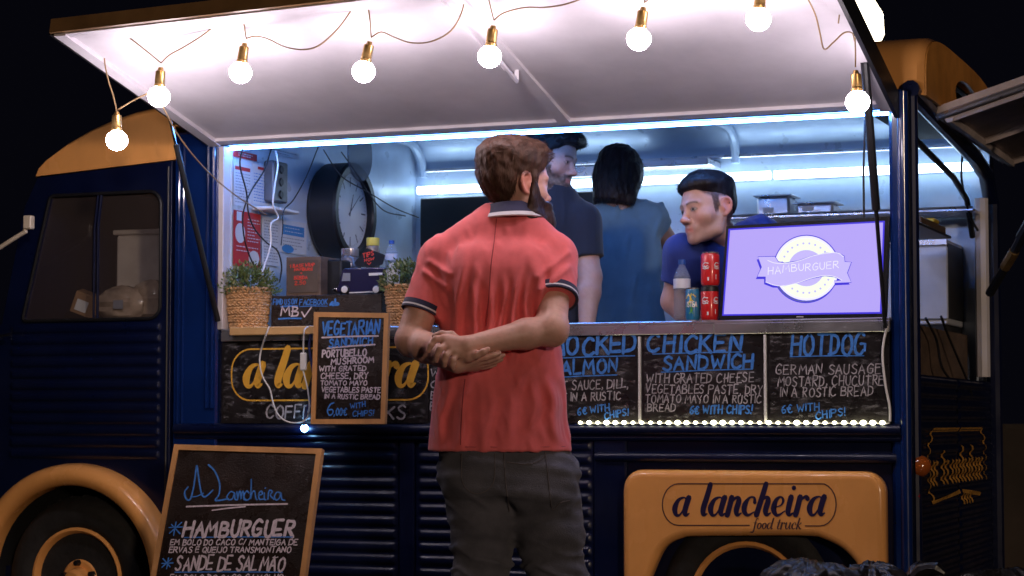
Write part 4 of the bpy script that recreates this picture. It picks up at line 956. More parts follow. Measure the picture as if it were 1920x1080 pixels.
# ---------------------------------------------------------------- things on the counter, left
tag(MB().box((-2.545, -.0288, ZC+.0003), (-2.15, .26, ZC+.005), bev=.001).box((-2.545, -.062, ZC-.026), (-2.15, -.0290, ZC+.005), bev=.003).build('wooden_board', mat('pale pine board', (.66, .40, .17), .5, var=.2, stretch=(.2, 1, 3), bump=.08)), 'pale pine board lying on the counter under the left plant', 'board')
def plant(name, label, c, s=1.0, seed=1, dz=0):
    c = Vector(c); t = thing(name, label, 'potted plant', c, 'wicker potted plants on the counter'); r_ = random.Random(seed)
    b = MB(); r0, r1, h = .066*s, .082*s, .152*s; nr, nc = 15, 26
    b.lathe(c, [(r0*.9, .0), (r0, .002), (r1, h), (r1-.006, h), (r1-.01, h-.02), (0, h-.02)], 26)
    for j in range(nr):                                             # woven strands: bulges alternate over the stakes
        z = h*(j+.5)/nr; rr = r0+(r1-r0)*z/h; pts = []
        for k in range(nc*2):
            a = 2*math.pi*k/(nc*2); q = rr+.0018+.0030*math.sin(math.pi*k+math.pi*(j % 2)+math.pi/2)*(1)+r_.gauss(0, .0006); pts.append(c+Vector((q*math.cos(a), q*math.sin(a), z+.0030*math.sin(math.pi*k+j)+r_.gauss(0, .0005))))
        b.tube(pts, .0050*s, 5, closed=True)
    b.tube([c+Vector((r1*math.cos(a), r1*math.sin(a), h)) for a in [2*math.pi*k/24 for k in range(24)]], .0055*s, 6, closed=True)
    b.build('basket', WICK, t)
    b = MB(); b.use(LEAFA); b.use(LEAFB)
    for k in range(1500):
        a = r_.uniform(0, 2*math.pi); el = math.acos(r_.uniform(-.1, 1)); rad = (.108*s)*r_.uniform(.35, 1)**.5*(1+.1*math.sin(5*a))
        p = c+Vector((math.cos(a)*math.sin(el)*rad, math.sin(a)*math.sin(el)*rad, h-.01+math.cos(el)*rad*1.02)); o = (p-c-Vector((0, 0, h*.6))).normalized()
        u = (o+Vector([r_.gauss(0, .5) for _ in range(3)])).normalized(); w = u.cross(Vector([r_.gauss(0, 1) for _ in range(3)])).normalized()
        ln = r_.uniform(.010, .022)*s; b.use(LEAFB if r_.random() < .12 and rad > .075*s else LEAFA)
        b.add([p, p+u*ln*.5+w*ln*.22, p+u*ln, p+u*ln*.5-w*ln*.22], [(0, 1, 2, 3)])
    f = b.build('foliage', None, t, smooth=False); f['kind'] = 'stuff'; return t
plant('potted_plant', 'leafy plant in a wicker pot at the left end of the counter', (at(466, 600, .07).x, .07, ZC+.0055), 1.0, 1)
plant('potted_plant', 'leafy plant in a wicker pot half hidden behind the left arm of the customer', (at(765, 600, .07).x, .07, ZC), 1.0, 5)
# MB box
Yb = .07; a, c = at(508, 612, Yb), at(702, 612, Yb); zt = at(600, 553, Yb).z
t = thing('display_box', 'long black box chalked with MB and a tick on the counter', 'box', ((a.x+c.x)/2, Yb+.1, ZC))
b = MB(); b.box((a.x, Yb, ZC), (c.x+.03, Yb+.26, zt), bev=.002); b.build('box_body', BOARD, t)
pm = lambda x, y: at(x, y, Yb-.0005)
lines(t, [('FIND US ON', 513, 571, 557, 570, 10, 1.8), ('FACEBOOK', 562, 572, 614, 571, 10, 1.8), ('_', 562, 575, 614, 574, 0, 1.3), ('_', 527, 575, 558, 574, 0, 3), ('_', 523, 598, 565, 597, 0, 3), ('_', 619, 572, 624, 566, 0, 4), ('_', 624, 571, 634, 570, 0, 7), ('_', 628, 571, 629, 561, 0, 4)], CHALKB, 'blue_lettering', pl=pm)
o = lines(t, [('MB', 526, 593, 560, 592, 17, 2.8)], CHALKW, pl=pm); b = MB(); pline(b, [pm(566, 585), pm(571, 594)], .006, off=.0007, smooth=False); pline(b, [pm(571, 594), pm(584, 576)], .005, off=.0008, smooth=False); b.build('tick_mark', CHALKW, t, smooth=False)
# brown drawer box with red writing
Yc = .16; a, c = at(536, 545, Yc), at(601, 480, Yc)
t = thing('display_box', 'dark brown wooden box with red writing standing on the black MB box', 'box', ((a.x+c.x)/2, Yc+.08, zt))
MB().box((a.x, Yc, zt), (c.x, Yc+.2, c.z), bev=.003).build('box_body', WOODD, t)
MB().box((a.x+.010, Yc-.003, zt+.016), (c.x-.010, Yc-.0002, c.z-.014), bev=.001).build('front_panel', mat('brown board', (.10, .07, .05), .5, var=.3), t)
lines(t, [('1 BASE', 544, 502, 569, 501, 6, 1.5), ('WRAP', 573, 500, 590, 499, 6, 1.5), ('HAMBURG', 552, 508, 586, 507, 5, 1.4), ('+', 563, 515, 567, 515, 5, 1.2), ('BEBIDA', 552, 524, 576, 523, 6, 1.4), ('2.50', 553, 534, 573, 533, 7, 1.5)], CHALKR, 'red_lettering', pl=lambda x, y: at(x, y, Yc-.0035))
a = at(603, 545, .22); c = at(640, 484, .22); tag(MB().box((a.x, .22, zt), (c.x, .40, c.z-.004), bev=.006).build('black_box', BLACK), 'plain black box between the brown box and the toy van', 'box')
# toy van
Yt = .12
def P_(x, y, Y=Yt): p = at(x, y, Y); return (p.x, p.z)
t = thing('toy_van', 'dark blue toy van with white wheels parked on the black MB box', 'toy van', (at(675, 550, Yt).x, Yt+.05, zt))
ol = [P_(632, 548), P_(630, 541), P_(636, 530), P_(641, 507), P_(646, 503), P_(719, 501), P_(722, 506), P_(722, 546), P_(716, 549)]
MB().plate(ol, [], .085, (0, Yt+.043, 0), (1, 0, 0), (0, 0, 1), bev=.004).build('van_body', mat('toy blue paint', (.02, .018, .06), .25, coat=.8), t)
MB().plate([P_(641, 527), P_(644, 512), P_(657, 512), P_(657, 527)], [], .002, (0, Yt-.001, 0), (1, 0, 0), (0, 0, 1)).build('van_window', mat('toy window', (.25, .27, .32), .1), t)
MB().plate([P_(692, 512), P_(717, 511), P_(717, 516), P_(692, 517)], [], .002, (0, Yt-.001, 0), (1, 0, 0), (0, 0, 1)).build('name_strip', WHITEP, t)
MB().plate([P_(655, 548), P_(700, 546), P_(700, 548), P_(655, 550)], [], .002, (0, Yt-.001, 0), (1, 0, 0), (0, 0, 1)).build('sill_trim', WHITEP, t)
MB().plate([P_(624, 548), P_(623, 542), P_(630, 540), P_(632, 548)], [], .08, (0, Yt+.043, 0), (1, 0, 0), (0, 0, 1), bev=.002).build('van_nose', CHROME, t)
for px, py in ((648, 543), (707, 543)):
    p = at(px, py, Yt); o = MB().lathe((p.x, Yt, p.z), [(.0, -.010), (.015, -.010), (.0165, -.006), (.0165, .01)], 18, 'y').build('wheel', BLACK, t)
    MB().lathe((p.x, Yt, p.z), [(.004, -.013), (.0125, -.012), (.0135, -.0101)], 16, 'y').build('hub', WHITEP, o)
zr = at(680, 501, .2).z
def jar(label, px, py0, py1, w, Y, m, lidm, lid=.2, name='jar'):
    a = at(px, py0, Y); b_ = at(px, py1, Y); r = w/2*(a-b_).length/abs(py0-py1); h = b_.z-a.z
    t = thing(name, label, name.replace('_', ' '), (a.x, Y, a.z))
    MB().lathe(a, [(r*.9, 0), (r, .004), (r, h*(1-lid)-.01), (r*.86, h*(1-lid)), (0, h*(1-lid))], 20).build('jar_body', m, t)
    MB().lathe(a, [(r*.93, h*(1-lid)+.0005), (r*.95, h*(1-lid)+.002), (r*.95, h-.002), (r*.88, h), (0, h)], 20).build('lid', lidm, t); return t
# riser behind the van carries the jars
a, c = at(636, 550, .26), at(735, 504, .26); tag(MB().box((a.x, .262, ZC+.0), (c.x+.06, .42, c.z), bev=.004).build('black_riser', BLACK), 'black riser box behind the toy van carrying jars and a bottle', 'box')
zq = at(655, 506, .30)
jar('steel topped glass jar beside the red tips sign', 656, 512, 466, 35, .33, mat('dark glass', (.12, .11, .12), .1, spec=.9), STEEL, .32)
jar('jar with a yellow lid behind the red tips sign', 699, 506, 446, 26, .35, mat('brown sauce', (.25, .16, .10), .3, coat=.6), mat('yellow lid', (.80, .60, .10), .4), .25)
t = thing('tips_sign', 'small black diamond card with red tips writing above the toy van', 'sign', at(692, 500, .235))
MB().plate([P_(665, 492, .235), P_(688, 465, .235), P_(722, 478, .235), P_(717, 496, .235), P_(700, 501, .235), P_(668, 500, .235)], [], .004, (0, .235, 0), (1, 0, 0), (0, 0, 1)).build('card', BLACKM, t)
lines(t, [('TIPS', 681, 484, 701, 478, 8, 1.6), ('NOW', 684, 491, 702, 487, 5, 1.3), ('V', 689, 497, 696, 496, 4, 1.4)], CHALKR, 'red_lettering', pl=lambda x, y: at(x, y, .2325))
def bottle(label, px, py0, py1, wpx, Y, group=None):
    a = at(px, py0, Y); h = at(px, py1, Y).z-a.z; r = wpx/2*h/abs(py0-py1)
    t = thing('water_bottle', label, 'bottle', a, group)
    prof = [(r*.8, 0), (r, .006)]
    for i in range(8): prof += [(r*.95, h*(.05+.06*i)), (r, h*(.08+.06*i))]
    prof += [(r, h*.66), (r*.93, h*.74), (r*.62, h*.84), (r*.36, h*.90), (r*.34, h*.93)]
    MB().lathe(a, prof, 22).build('bottle_body', PET, t)
    MB().lathe(a, [(r*1.01, h*.52), (r*1.01, h*.68)], 22).build('bottle_label', mat('bottle label', (.7, .7, .76), .5) if 'bottle label' not in MATS else MATS['bottle label'], t)
    MB().lathe(a, [(r*.42, h*.92), (r*.43, h), (0, h)], 16).build('cap', mat('blue cap', (.03, .10, .35), .35) if 'blue cap' not in MATS else MATS['blue cap'], t)
    b = MB(); b.lathe(a, [(r*.9, .01), (r*.93, h*.5), (r*.93, h*.72), (0, h*.72)], 18).build('water', mat('bottle water', (.12, .14, .18), .05, alpha=.16) if 'bottle water' not in MATS else MATS['bottle water'], t); return t
bottle('clear water bottle with blue cap behind the napkin holder', 734, 530, 451, 25, .30)
# napkin / straw cup
t = thing('straw_cup', 'white paper cup of straws in front of the right plant', 'cup', at(737, 548, .14)); 
a = at(737, 549, .05); t.location = a
b = MB(); b.lathe(a, [(.021, 0), (.0265, .085), (.0255, .085), (.02, .06)], 20); b.build('cup', PAPER, t)
for k in range(7):
    x, y = r_.uniform(-.017, .017), r_.uniform(-.014, .014); MB().tube([a+Vector((x*.8, y, .02)), a+Vector((x, y, .105+r_.uniform(-.006, .008)))], .0035, 6).build('straw', PAPER, t)
# white flex with inline switch hanging over the logo panel
t = thing('white_flex', 'thin white power flex with an inline switch looping in front of the logo panel', 'cable', at(530, 790, -.05))
P = [(505, 612), (498, 630), (490, 655), (487, 678), (492, 705), (506, 730), (512, 755), (522, 778), (540, 791), (562, 792), (576, 783), (580, 760), (577, 730), (571, 705), (568, 694)]
MB().tube([Vector(q) for q in catmull([at(x, y, -.06 if y > 635 else -.1) for x, y in P], 5)], .0030, 6).build('flex', WHITEP, t)
MB().tube([Vector(q) for q in catmull([at(x, y, Y) for x, y, Y in ((569, 662, -.06), (569, 640, -.07), (571, 619, -.085), (578, 613, -.06), (588, 612, -.02))], 5)], .0030, 6).build('flex', WHITEP, t)
a = at(569, 678, -.062); MB().box((a.x-.0125, a.y-.008, a.z-.033), (a.x+.0125, a.y+.008, a.z+.033), bev=.004).build('inline_switch', WHITEP, t)
tag(MB().tube([Vector(q) for q in catmull([at(x, y, -.055) for x, y in ((586, 612), (580, 650), (586, 690), (590, 720), (584, 748), (574, 770), (570, 798))], 5)], .005, 6).build('dark_blue_cable', mat('dark blue cable', (.03, .035, .12), .5)), 'dark blue cable running down the left edge of the vegetarian board', 'cable')

# ---------------------------------------------------------------- counter, right: bottle, cans, screen
bottle('clear water bottle beside the drink cans on the counter', 1279, 600, 487, 32, .03)
CANR = mat('red can print', (.62, .018, .02), .3, coat=.5); CANB = mat('teal can print', (.02, .17, .33), .3, coat=.5)
def can(label, px, py0, py1, wpx, Y, m, kind):
    a = at(px, py0, Y); h = at(px, py1, Y).z-a.z; r = wpx/2*h/abs(py0-py1)
    if kind == 'top': a.z = _topz[0]
    t = thing('drink_can', label, 'can', a, 'drink cans on the counter')
    MB().lathe(a, [(r*.86, .003), (r*.98, .010), (r, .014), (r, h-.012), (r*.9, h-.005)], 24).build('can_body', m, t)
    MB().lathe(a, [(0, .004), (r*.78, 0), (r*.86, .0029)], 24).build('can_base', STEEL, t); MB().lathe(a, [(r*.9, h-.0049), (r*.92, h), (r*.86, h), (r*.84, h-.003), (0, h-.003)], 24).build('lid', STEEL, t)
    def wrap(pts, w, bm):                                             # stroke on the can wall
        P = catmull([(q[0], q[1]) for q in pts], 4) if len(pts) > 2 else pts; rr = r+.0006
        for (x0, z0_), (x1, z1_) in zip(P, P[1:]):
            d = math.hypot(x1-x0, z1_-z0_)+1e-9; nx, nz = -(z1_-z0_)/d*w/2, (x1-x0)/d*w/2; V = []
            for x, z in ((x0-nx, z0_-nz), (x1-nx, z1_-nz), (x1+nx, z1_+nz), (x0+nx, z0_+nz)):
                an = x/r-math.pi/2-YAW*0+.12; V.append((a.x+rr*math.cos(an), a.y+rr*math.sin(an), a.z+z))
            bm.add(V, [(0, 1, 2, 3)])
    if kind in ('low', 'top'):
        b = MB(); k = h
        for dx in (-.012, .030):
            s = 1 if dx < 0 else .8
            wrap([(dx+.012*s, k*.66), (dx-.004, k*.68), (dx-.012*s, k*.60), (dx-.004, k*.55), (dx+.010*s, k*.60)], .0032, b)
            wrap([(dx-.014*s, k*.53), (dx, k*.50), (dx+.014*s, k*.56)], .0030, b); wrap([(dx-.006, k*.60), (dx+.004, k*.52), (dx+.012*s, k*.50)], .003, b)
        wrap([(-.002, k*.16), (-.002, k*.26)], .006, b); wrap([(.026, k*.2), (.026, k*.34)], .003, b); b.build('white_print', WHITEP, t, smooth=False)
        if kind == 'low': MB().lathe(a, [(r*1.004, h*.86), (r*1.006, h*.9), (r*.95, h*1.0)], 24).build('dark_band', BLACK, t)
    else:
        b = MB(); b.use(mat('lemon yellow', (.85, .62, .05), .4)); wrap([(-.016, h*.62), (-.004, h*.74), (.010, h*.66)], .022, b); b.use(mat('mint green', (.10, .35, .06), .4)); wrap([(-.018, h*.30), (.0, h*.42), (.016, h*.30)], .030, b)
        b.use(MATS['lemon yellow']); wrap([(-.014, h*.52), (.0, h*.58)], .012, b); b.build('fruit_print', None, t, smooth=False)
        b = MB(); S, w = layout('ISTEA'); 
        for st in S:
            for p, q in zip(st, st[1:]):
                rs = r; r_s = .00045; pp = [(-.017+p[0]/w*.036, h*.42+p[1]*.018), (-.017+q[0]/w*.036, h*.42+q[1]*.018)]
                P0 = pp; rr = r+.0012; d = math.hypot(pp[1][0]-pp[0][0], pp[1][1]-pp[0][1])+1e-9; nx, nz = -(pp[1][1]-pp[0][1])/d*.0016, (pp[1][0]-pp[0][0])/d*.0016
                b.add([(a.x+rr*math.cos(x/r-math.pi/2+.12), a.y+rr*math.sin(x/r-math.pi/2+.12), a.z+z) for x, z in ((pp[0][0]-nx, pp[0][1]-nz), (pp[1][0]-nx, pp[1][1]-nz), (pp[1][0]+nx, pp[1][1]+nz), (pp[0][0]+nx, pp[0][1]+nz))], [(0, 1, 2, 3)])
        b.build('lettering', WHITEP, t, smooth=False)
    return t, a.z+h
_topz = [0]
can('blue drink can with lemon and green leaves beside the red cans', 1299, 602, 540, 27, .0, CANB, 'tea')
t, _topz[0] = can('red drink can standing on the counter, the lower of two stacked', 1331, 602, 538, 34, .0, CANR, 'low')
_topz[0] += .0015
can('red drink can stacked on top of another red can', 1332, 538, 474, 35, .0, CANR, 'top')
# screen
T4 = [at(1362, 424, -.02), at(1668, 406, -.005), at(1661, 597, -.005), at(1348, 599, -.02)]
tl, tr, br, bl_ = T4; N = (tr-tl).cross(bl_-tl).normalized(); N = -N if N.y > 0 else N; br = br-N*(br-tl).dot(N); T4 = [tl, tr, br, bl_]
t = thing('display_screen', 'lit lavender screen showing a hamburger badge at the right end of the counter', 'screen', ((bl_+br)/2)+Vector((0, .02, 0)))
def slab(q, o0, o1, nm, m, par=None):
    V = [p+N*o0 for p in q]+[p+N*o1 for p in q]
    return MB().add(V, [(0, 1, 2, 3), (7, 6, 5, 4), (0, 4, 5, 1), (1, 5, 6, 2), (2, 6, 7, 3), (3, 7, 4, 0)]).build(nm, m, par or t, smooth=False)
slab(T4, -.028, 0, 'casing', BLACK)
SCRN = mat('lit lavender screen', (.02, .02, .02), .25, emit=(.50, .40, 1.0), es=.95); SBLUE = mat('lit blue edge', (.02, .02, .02), .3, emit=(.06, .04, .80), es=.9)
SYEL = mat('lit pale yellow', (.02, .02, .02), .3, emit=(.93, 1.0, .82), es=1.05); SWH = mat('lit white line', (.02, .02, .02), .3, emit=(.88, .85, 1.0), es=1.05); SLAV = mat('lit pale lavender', (.02, .02, .02), .3, emit=(.58, .50, .98), es=1.0); SDK = mat('lit dark shade', (.02, .02, .02), .3, emit=(.16, .18, .30), es=.9)
ps = plane_map(tl, N)
def q4(m_): return [ps(1366+m_, 429+m_*.9), ps(1659-m_, 414+m_), ps(1653-m_, 588-m_), ps(1354+m_, 592-m_*.9)]
sc0 = slab(q4(0), .0002, .0006, 'blue_border', SBLUE); slab(q4(3.2), .0008, .0012, 'picture', SCRN)
Us = (tr-tl).normalized(); Vs = (Us.cross(N)); Vs = Vs if Vs.z > 0 else -Vs
def sp(zx, zy, dx=0, dy=0): p = ps(1400+zx/7.2+dx, 430+zy/7.2+dy)-tl; return (p.dot(Us), p.dot(Vs))
def splate(pts, off, m, nm, holes=()):
    MB().plate(pts, holes, .0003, tl+N*off, Us, Vs).build(nm, m, t, smooth=False)
def circ(cx, cy, r, n=40, a0=0, a1=360, e=1.0): return [(cx+r*math.cos(R(a0+(a1-a0)*i/n)), cy-r*e*math.sin(R(a0+(a1-a0)*i/n))) for i in range(n+1)]
ban = [(160, 375), (385, 370), (430, 440), (520, 460), (700, 430), (900, 360), (1080, 325), (1230, 320), (1320, 365), (1328, 440), (1415, 445), (1360, 590), (1415, 715), (1190, 725), (1190, 700), (1290, 690), (1190, 640), (1060, 625), (880, 660), (700, 720), (520, 760), (380, 755), (262, 710), (262, 640), (150, 640), (210, 510)]
cc = (810, 525)
splate([sp(x, y, -2.2, 3.4) for x, y in circ(cc[0], cc[1], 448, 48)], .0016, SBLUE, 'badge_shadow'); splate([sp(x, y, -3.4, 4.4) for x, y in ban], .00165, SBLUE, 'badge_shadow')
splate([sp(x, y, -1.6, 2.6) for x, y in circ(cc[0], cc[1], 440, 48)], .0022, SDK, 'badge_side')
splate([sp(x, y) for x, y in circ(cc[0], cc[1], 450, 48)], .0028, SBLUE, 'badge_outline'); splate([sp(x, y) for x, y in circ(cc[0], cc[1], 437, 48)], .0034, SWH, 'badge_rim')
splate([sp(x, y) for x, y in circ(cc[0], cc[1], 405, 48)], .0040, SYEL, 'badge_ring'); splate([sp(x, y) for x, y in circ(cc[0], cc[1], 245, 40)], .0046, SLAV, 'badge_centre')
for k in range(26):
    a = 360*k/26; x, y = circ(cc[0], cc[1], 335, 1, a, a)[0]; splate([sp(px, py) for px, py in circ(x, y, 15, 8)], .0046, SLAV, 'badge_dot')
def grow(P, d):
    cx, cy = 790, 540; out = []
    n = len(P)
    for i in range(n):
        (ax, ay), (bx, by) = P[i-1], P[(i+1) % n]; tx, ty = bx-ax, by-ay; l = math.hypot(tx, ty); out.append((P[i][0]+ty/l*d, P[i][1]-tx/l*d))
    return out
splate([sp(x, y) for x, y in grow(ban, 9)], .0052, SBLUE, 'banner_outline'); splate([sp(x, y) for x, y in ban], .0058, SLAV, 'banner')
b = MB(); 
for P in ([(290, 420), (380, 455), (520, 462), (700, 430), (900, 360), (1080, 325), (1230, 320), (1310, 370)], [(262, 712), (380, 755), (520, 762), (700, 722), (880, 660), (1060, 625), (1190, 640), (1290, 688)]):
    Q = catmull([sp(x, y) for x, y in P], 5); b.ribbon(Q, .0022, (tl, Us, Vs, N), .0064)
S, w = layout('HAMBURGUER'); _k = 0
for st in S:
    Q = []
    for p in st:
        u = p[0]/w; x = 295+u*950; yb = 615-95*u+(-12 if .2 < u < .5 else 0); y = yb-p[1]*(100-8*u)
        Q.append(sp(x, y))
    _k += 1; b.ribbon(Q, .0024, (tl, Us, Vs, N), .0064+.00004*(_k % 9))
b.build('screen_lettering', SWH, t, smooth=False)
p = ps(1500, 594)+N*.0004; MB().box((p.x-.012, p.y-.0006, p.z-.0015), (p.x+.012, p.y, p.z+.0015)).build('maker_mark', WHITEP, t)
MB().box((br.x-.33, .0, ZC), (br.x-.2, .16, ZC+.012), bev=.003).build('stand_foot', BLACK, t)

# ---------------------------------------------------------------- inside the truck
XB = -2.597
def sheet(px0, py0, px1, py1, label, m=PAPER, off=.002, deco=()):
    """a paper on the bulkhead, given two opposite corners"""
    a, c = atX(px0, py0, XB), atX(px1, py1, XB); y0, y1, z0, z1 = a.y, c.y, min(a.z, c.z), max(a.z, c.z)
    t = thing('wall_poster', label, 'poster', (XB+off, (y0+y1)/2, z0)); MB().box((XB+off-.001, y0, z0), (XB+off, y1, z1)).build('sheet', m, t)
    r_ = random.Random(int(px0+py0))
    for k, (kind, u0, v0, u1, v1, mm) in enumerate(deco):
        Y0, Y1, Z0, Z1 = y0+(y1-y0)*u0, y0+(y1-y0)*u1, z0+(z1-z0)*v0, z0+(z1-z0)*v1; b = MB(); x = XB+off+.0006+.0002*k
        if kind == 'b': b.quad((x, Y0, Z0), (x, Y1, Z0), (x, Y1, Z1), (x, Y0, Z1))
        elif kind == 'e': b.add([(x, (Y0+Y1)/2+(Y1-Y0)/2*math.cos(a), (Z0+Z1)/2+(Z1-Z0)/2*math.sin(a)) for a in [2*math.pi*i/20 for i in range(20)]], [tuple(range(20))])
        else:
            n = max(2, int((Z1-Z0)/.011))
            for i in range(n):
                zz = Z1-(Z1-Z0)*(i+.5)/n; yy = Y0
                while yy < Y0+(Y1-Y0)*(.98 if r_.random() < .8 else .6):
                    l = r_.uniform(.006, .022); l = min(l, Y1-yy); b.quad((x, yy, zz-.0016), (x, yy+l, zz-.0016), (x, yy+l, zz+.0016), (x, yy, zz+.0016)); yy += l+.005
        b.build('print', mm, t, smooth=False)
    return t
sheet(437, 280, 481, 303, 'white notice with a red header at the top of the bulkhead', PRED, deco=(('l', .2, .2, .8, .8, PAPER),))
sheet(437, 304, 470, 390, 'white notice with small red heading hung below the red header', PAPER, .004, (('b', .05, .84, .9, .93, PRED), ('l', .08, .05, .9, .8, PGREY)))
sheet(472, 306, 504, 388, 'bluish printed notice beside the left notice', PAPER, .003, (('b', .3, .88, .9, .95, PRED), ('l', .08, .05, .9, .8, PBLUE)))
sheet(437, 393, 487, 505, 'dark red leaflet with pale oval pictures on the bulkhead', PRED, .003, (('e', .05, .42, .42, .78, PAPER), ('e', .55, .04, .95, .32, PAPER), ('b', .10, .82, .28, .98, PAPER), ('l', .1, .25, .9, .4, PAPER), ('l', .5, .45, .95, .9, PAPER)))
sheet(490, 405, 522, 500, 'tall printed notice right of the red leaflet', PAPER, .005, (('l', .1, .05, .9, .95, PGREY),))
sheet(524, 410, 573, 480, 'white sheet with a blue box of figures and a blue emblem', PAPER, .004, (('b', .1, .55, .9, .85, PBLUE), ('l', .16, .6, .84, .82, PAPER), ('l', .1, .1, .9, .5, PGREY), ('e', .05, .0, .5, .25, PBLUE)))
sheet(506, 275, 560, 300, 'faint list pinned high on the bulkhead beside the cables', PAPER, .002, (('l', .1, .1, .9, .9, PGREY),))
# grey metal device, white shelf box, cables
a, c = atX(513, 300, -2.55), atX(540, 382, -2.55); t = thing('cable_device', 'grey metal bottle opener plate hanging among the cables on the bulkhead', 'wall device', (-2.57, (a.y+c.y)/2, c.z))
MB().box((-2.594, a.y, c.z), (-2.55, c.y, a.z), bev=.006).build('plate', mat('grey metal', (.14, .14, .15), .4, metal=.6, var=.4), t)
for k in range(3): MB().lathe((-2.548, (a.y+c.y)/2, c.z+.03+k*.05), [(.0, .004), (.014, .004), (.018, 0)], 12, 'x').build('knob', BLACK, t)
a, c = atX(512, 386, -2.5), atX(562, 402, -2.5); tag(MB().box((-2.594, a.y, c.z), (-2.5, c.y, a.z), bev=.004).build('wall_box', WHITEP), 'white junction box on the bulkhead below the grey device', 'box')
CAB1 = mat('dark cable', (.015, .015, .018), .5)
for lab, X, P in (('dark cable hanging from the ceiling and crossing the left notices', -2.52, [(455, 278), (450, 310), (462, 360), (466, 400), (478, 430), (500, 455), (520, 470), (528, 500), (524, 530)]),
    ('dark cable looping down from the ceiling over the red leaflet', -2.50, [(509, 278), (495, 320), (470, 360), (456, 400), (457, 440), (466, 475), (480, 505)]),
    ('thin dark cable slanting from the ceiling to the white box', -2.48, [(598, 272), (575, 330), (550, 375), (532, 395), (530, 430), (527, 460)]),
    ('white cable hanging in front of the grey device', -2.46, [(517, 282), (521, 310), (515, 350), (512, 385), (522, 408), (508, 420), (508, 455), (502, 480), (492, 510)]),
    ('thin cable sagging from the disc to the black wall board', -2.2, [(606, 280), (640, 330), (690, 360), (740, 390), (785, 408)]),
    ('thin cable drooping below the clock towards the wall', -2.3, [(640, 285), (665, 320), (690, 360), (720, 395), (760, 405)])):
    tag(MB().tube([Vector(q) for q in catmull([atX(x, y, X) for x, y in P], 5)], .0032 if 'thin' not in lab else .0024, 6).build('hanging_cable', WHITEP if 'white cable' in lab else CAB1), lab, 'cable')
# clock
cy, cz = .855, 1.822; t = thing('wall_clock', 'large round clock in a deep black drum frame on the bulkhead', 'clock', (XB, cy, cz-.2))
b = MB(); b.lathe((XB, cy, cz), [(.19, 0), (.205, .02), (.205, .125), (.195, .135), (.168, .135), (.163, .128), (.163, .1035), (.0, .1035)], 44, 'x'); b.build('drum', BLACK, t)
b = MB(); b.add([(XB+.1045, cy+.1625*math.cos(2*math.pi*i/40), cz+.1625*math.sin(2*math.pi*i/40)) for i in range(40)], [tuple(range(40))]); b.build('dial', mat('clock dial', (.66, .70, .78), .45), t)
b = MB()
for k in range(60):
    a = 2*math.pi*k/60; r0_, r1_, w = (.105, .145, .003) if k % 5 == 0 else (.14, .146, .001); d = Vector((0, math.cos(a), math.sin(a))); s = Vector((0, -math.sin(a), math.cos(a))); c = Vector((XB+.1055, cy, cz))
    b.add([c+d*r0_-s*w, c+d*r1_-s*w, c+d*r1_+s*w, c+d*r0_+s*w], [(0, 1, 2, 3)])
b.build('dial_marks', INK, t, smooth=False)
for ang, L_, w in ((170, .12, .003), (200, .08, .005)):
    a = R(ang-150+20); d = Vector((0, math.cos(a), math.sin(a))); s = Vector((0, -d.z, d.y)); c = Vector((XB+.1065+w*.1, cy, cz)); MB().add([c-d*.02-s*w, c+d*L_-s*w*.4, c+d*L_+s*w*.4, c-d*.02+s*w], [(0, 1, 2, 3)]).build('clock_hand', INK, t)
t = thing('clear_disc', 'translucent grey disc hanging from the ceiling before the clock', 'disc', (-2.36, .665, 1.92))
MB().lathe((-2.36, .665, 2.035), [(0, 0), (.11, 0), (.112, .004), (.11, .008), (0, .008)], 36, 'x').build('disc', mat('smoky plastic', (.10, .11, .15), .12, alpha=.62), t)
MB().tube([(-2.356, .665, 2.14), (-2.356, .665, 2.215)], .002, 6).build('hanger', CAB1, t)
# back shelf with steel pans, small things seen through the rear opening
t = thing('wall_shelf', 'steel shelf along the back wall behind the screen', 'shelf', (-.55, 1.6, 1.79)); MB().box((-1.05, 1.46, 1.792), (-.02, 1.755, 1.804), bev=.002).build('shelf_board', STEEL, t); MB().tube([(-1.05, 1.46, 1.806), (-.02, 1.46, 1.806)], .006, 6).build('rail', STEEL, t)
def pan(label, px0, px1, py0, py1, Y):
    a, c = at(px0, py1, Y), at(px1, py0, Y); t = thing('steel_pan', label, 'pan', ((a.x+c.x)/2, Y+.08, 1.805), 'steel pans on the back shelf'); h = c.z-1.805
    MB().box((a.x+.012, Y+.01, 1.805), (c.x-.012, Y+.15, 1.805+h-.008), bev=.01).build('pan_body', STEEL, t); MB().box((a.x, Y, 1.805+h-.008), (c.x, Y+.16, 1.805+h), bev=.003).build('rim', STEEL, t)
    MB().box((a.x+.04, Y+.002, 1.82), (a.x+.085, Y+.008, 1.84)).build('tag', PAPER, t)
pan('steel food pan on the back shelf just right of the leaning man', 1412, 1484, 363, 403, 1.50); pan('lower steel food pan right of the other pan', 1486, 1566, 376, 404, 1.50)
t = thing('small_shelf', 'small dark wall shelf with a yellow item above the steel oven', 'shelf', (-.06, 1.6, 1.77)); a, c = atX(1723, 418, -.05), atX(1783, 399, -.05)
MB().box((-.25, a.y, a.z-.005), (-.05, c.y, a.z+.005), bev=.002).build('shelf_board', BLACK, t); MB().box((-.2, a.y+.1, a.z+.0055), (-.06, c.y-.06, a.z+.035), bev=.004).build('tray', WOODD, t)
MB().box((-.10, a.y+.35, a.z+.0355), (-.06, a.y+.45, a.z+.05), bev=.003).build('yellow_pack', mat('yellow pack', (.7, .5, .05), .5), t)
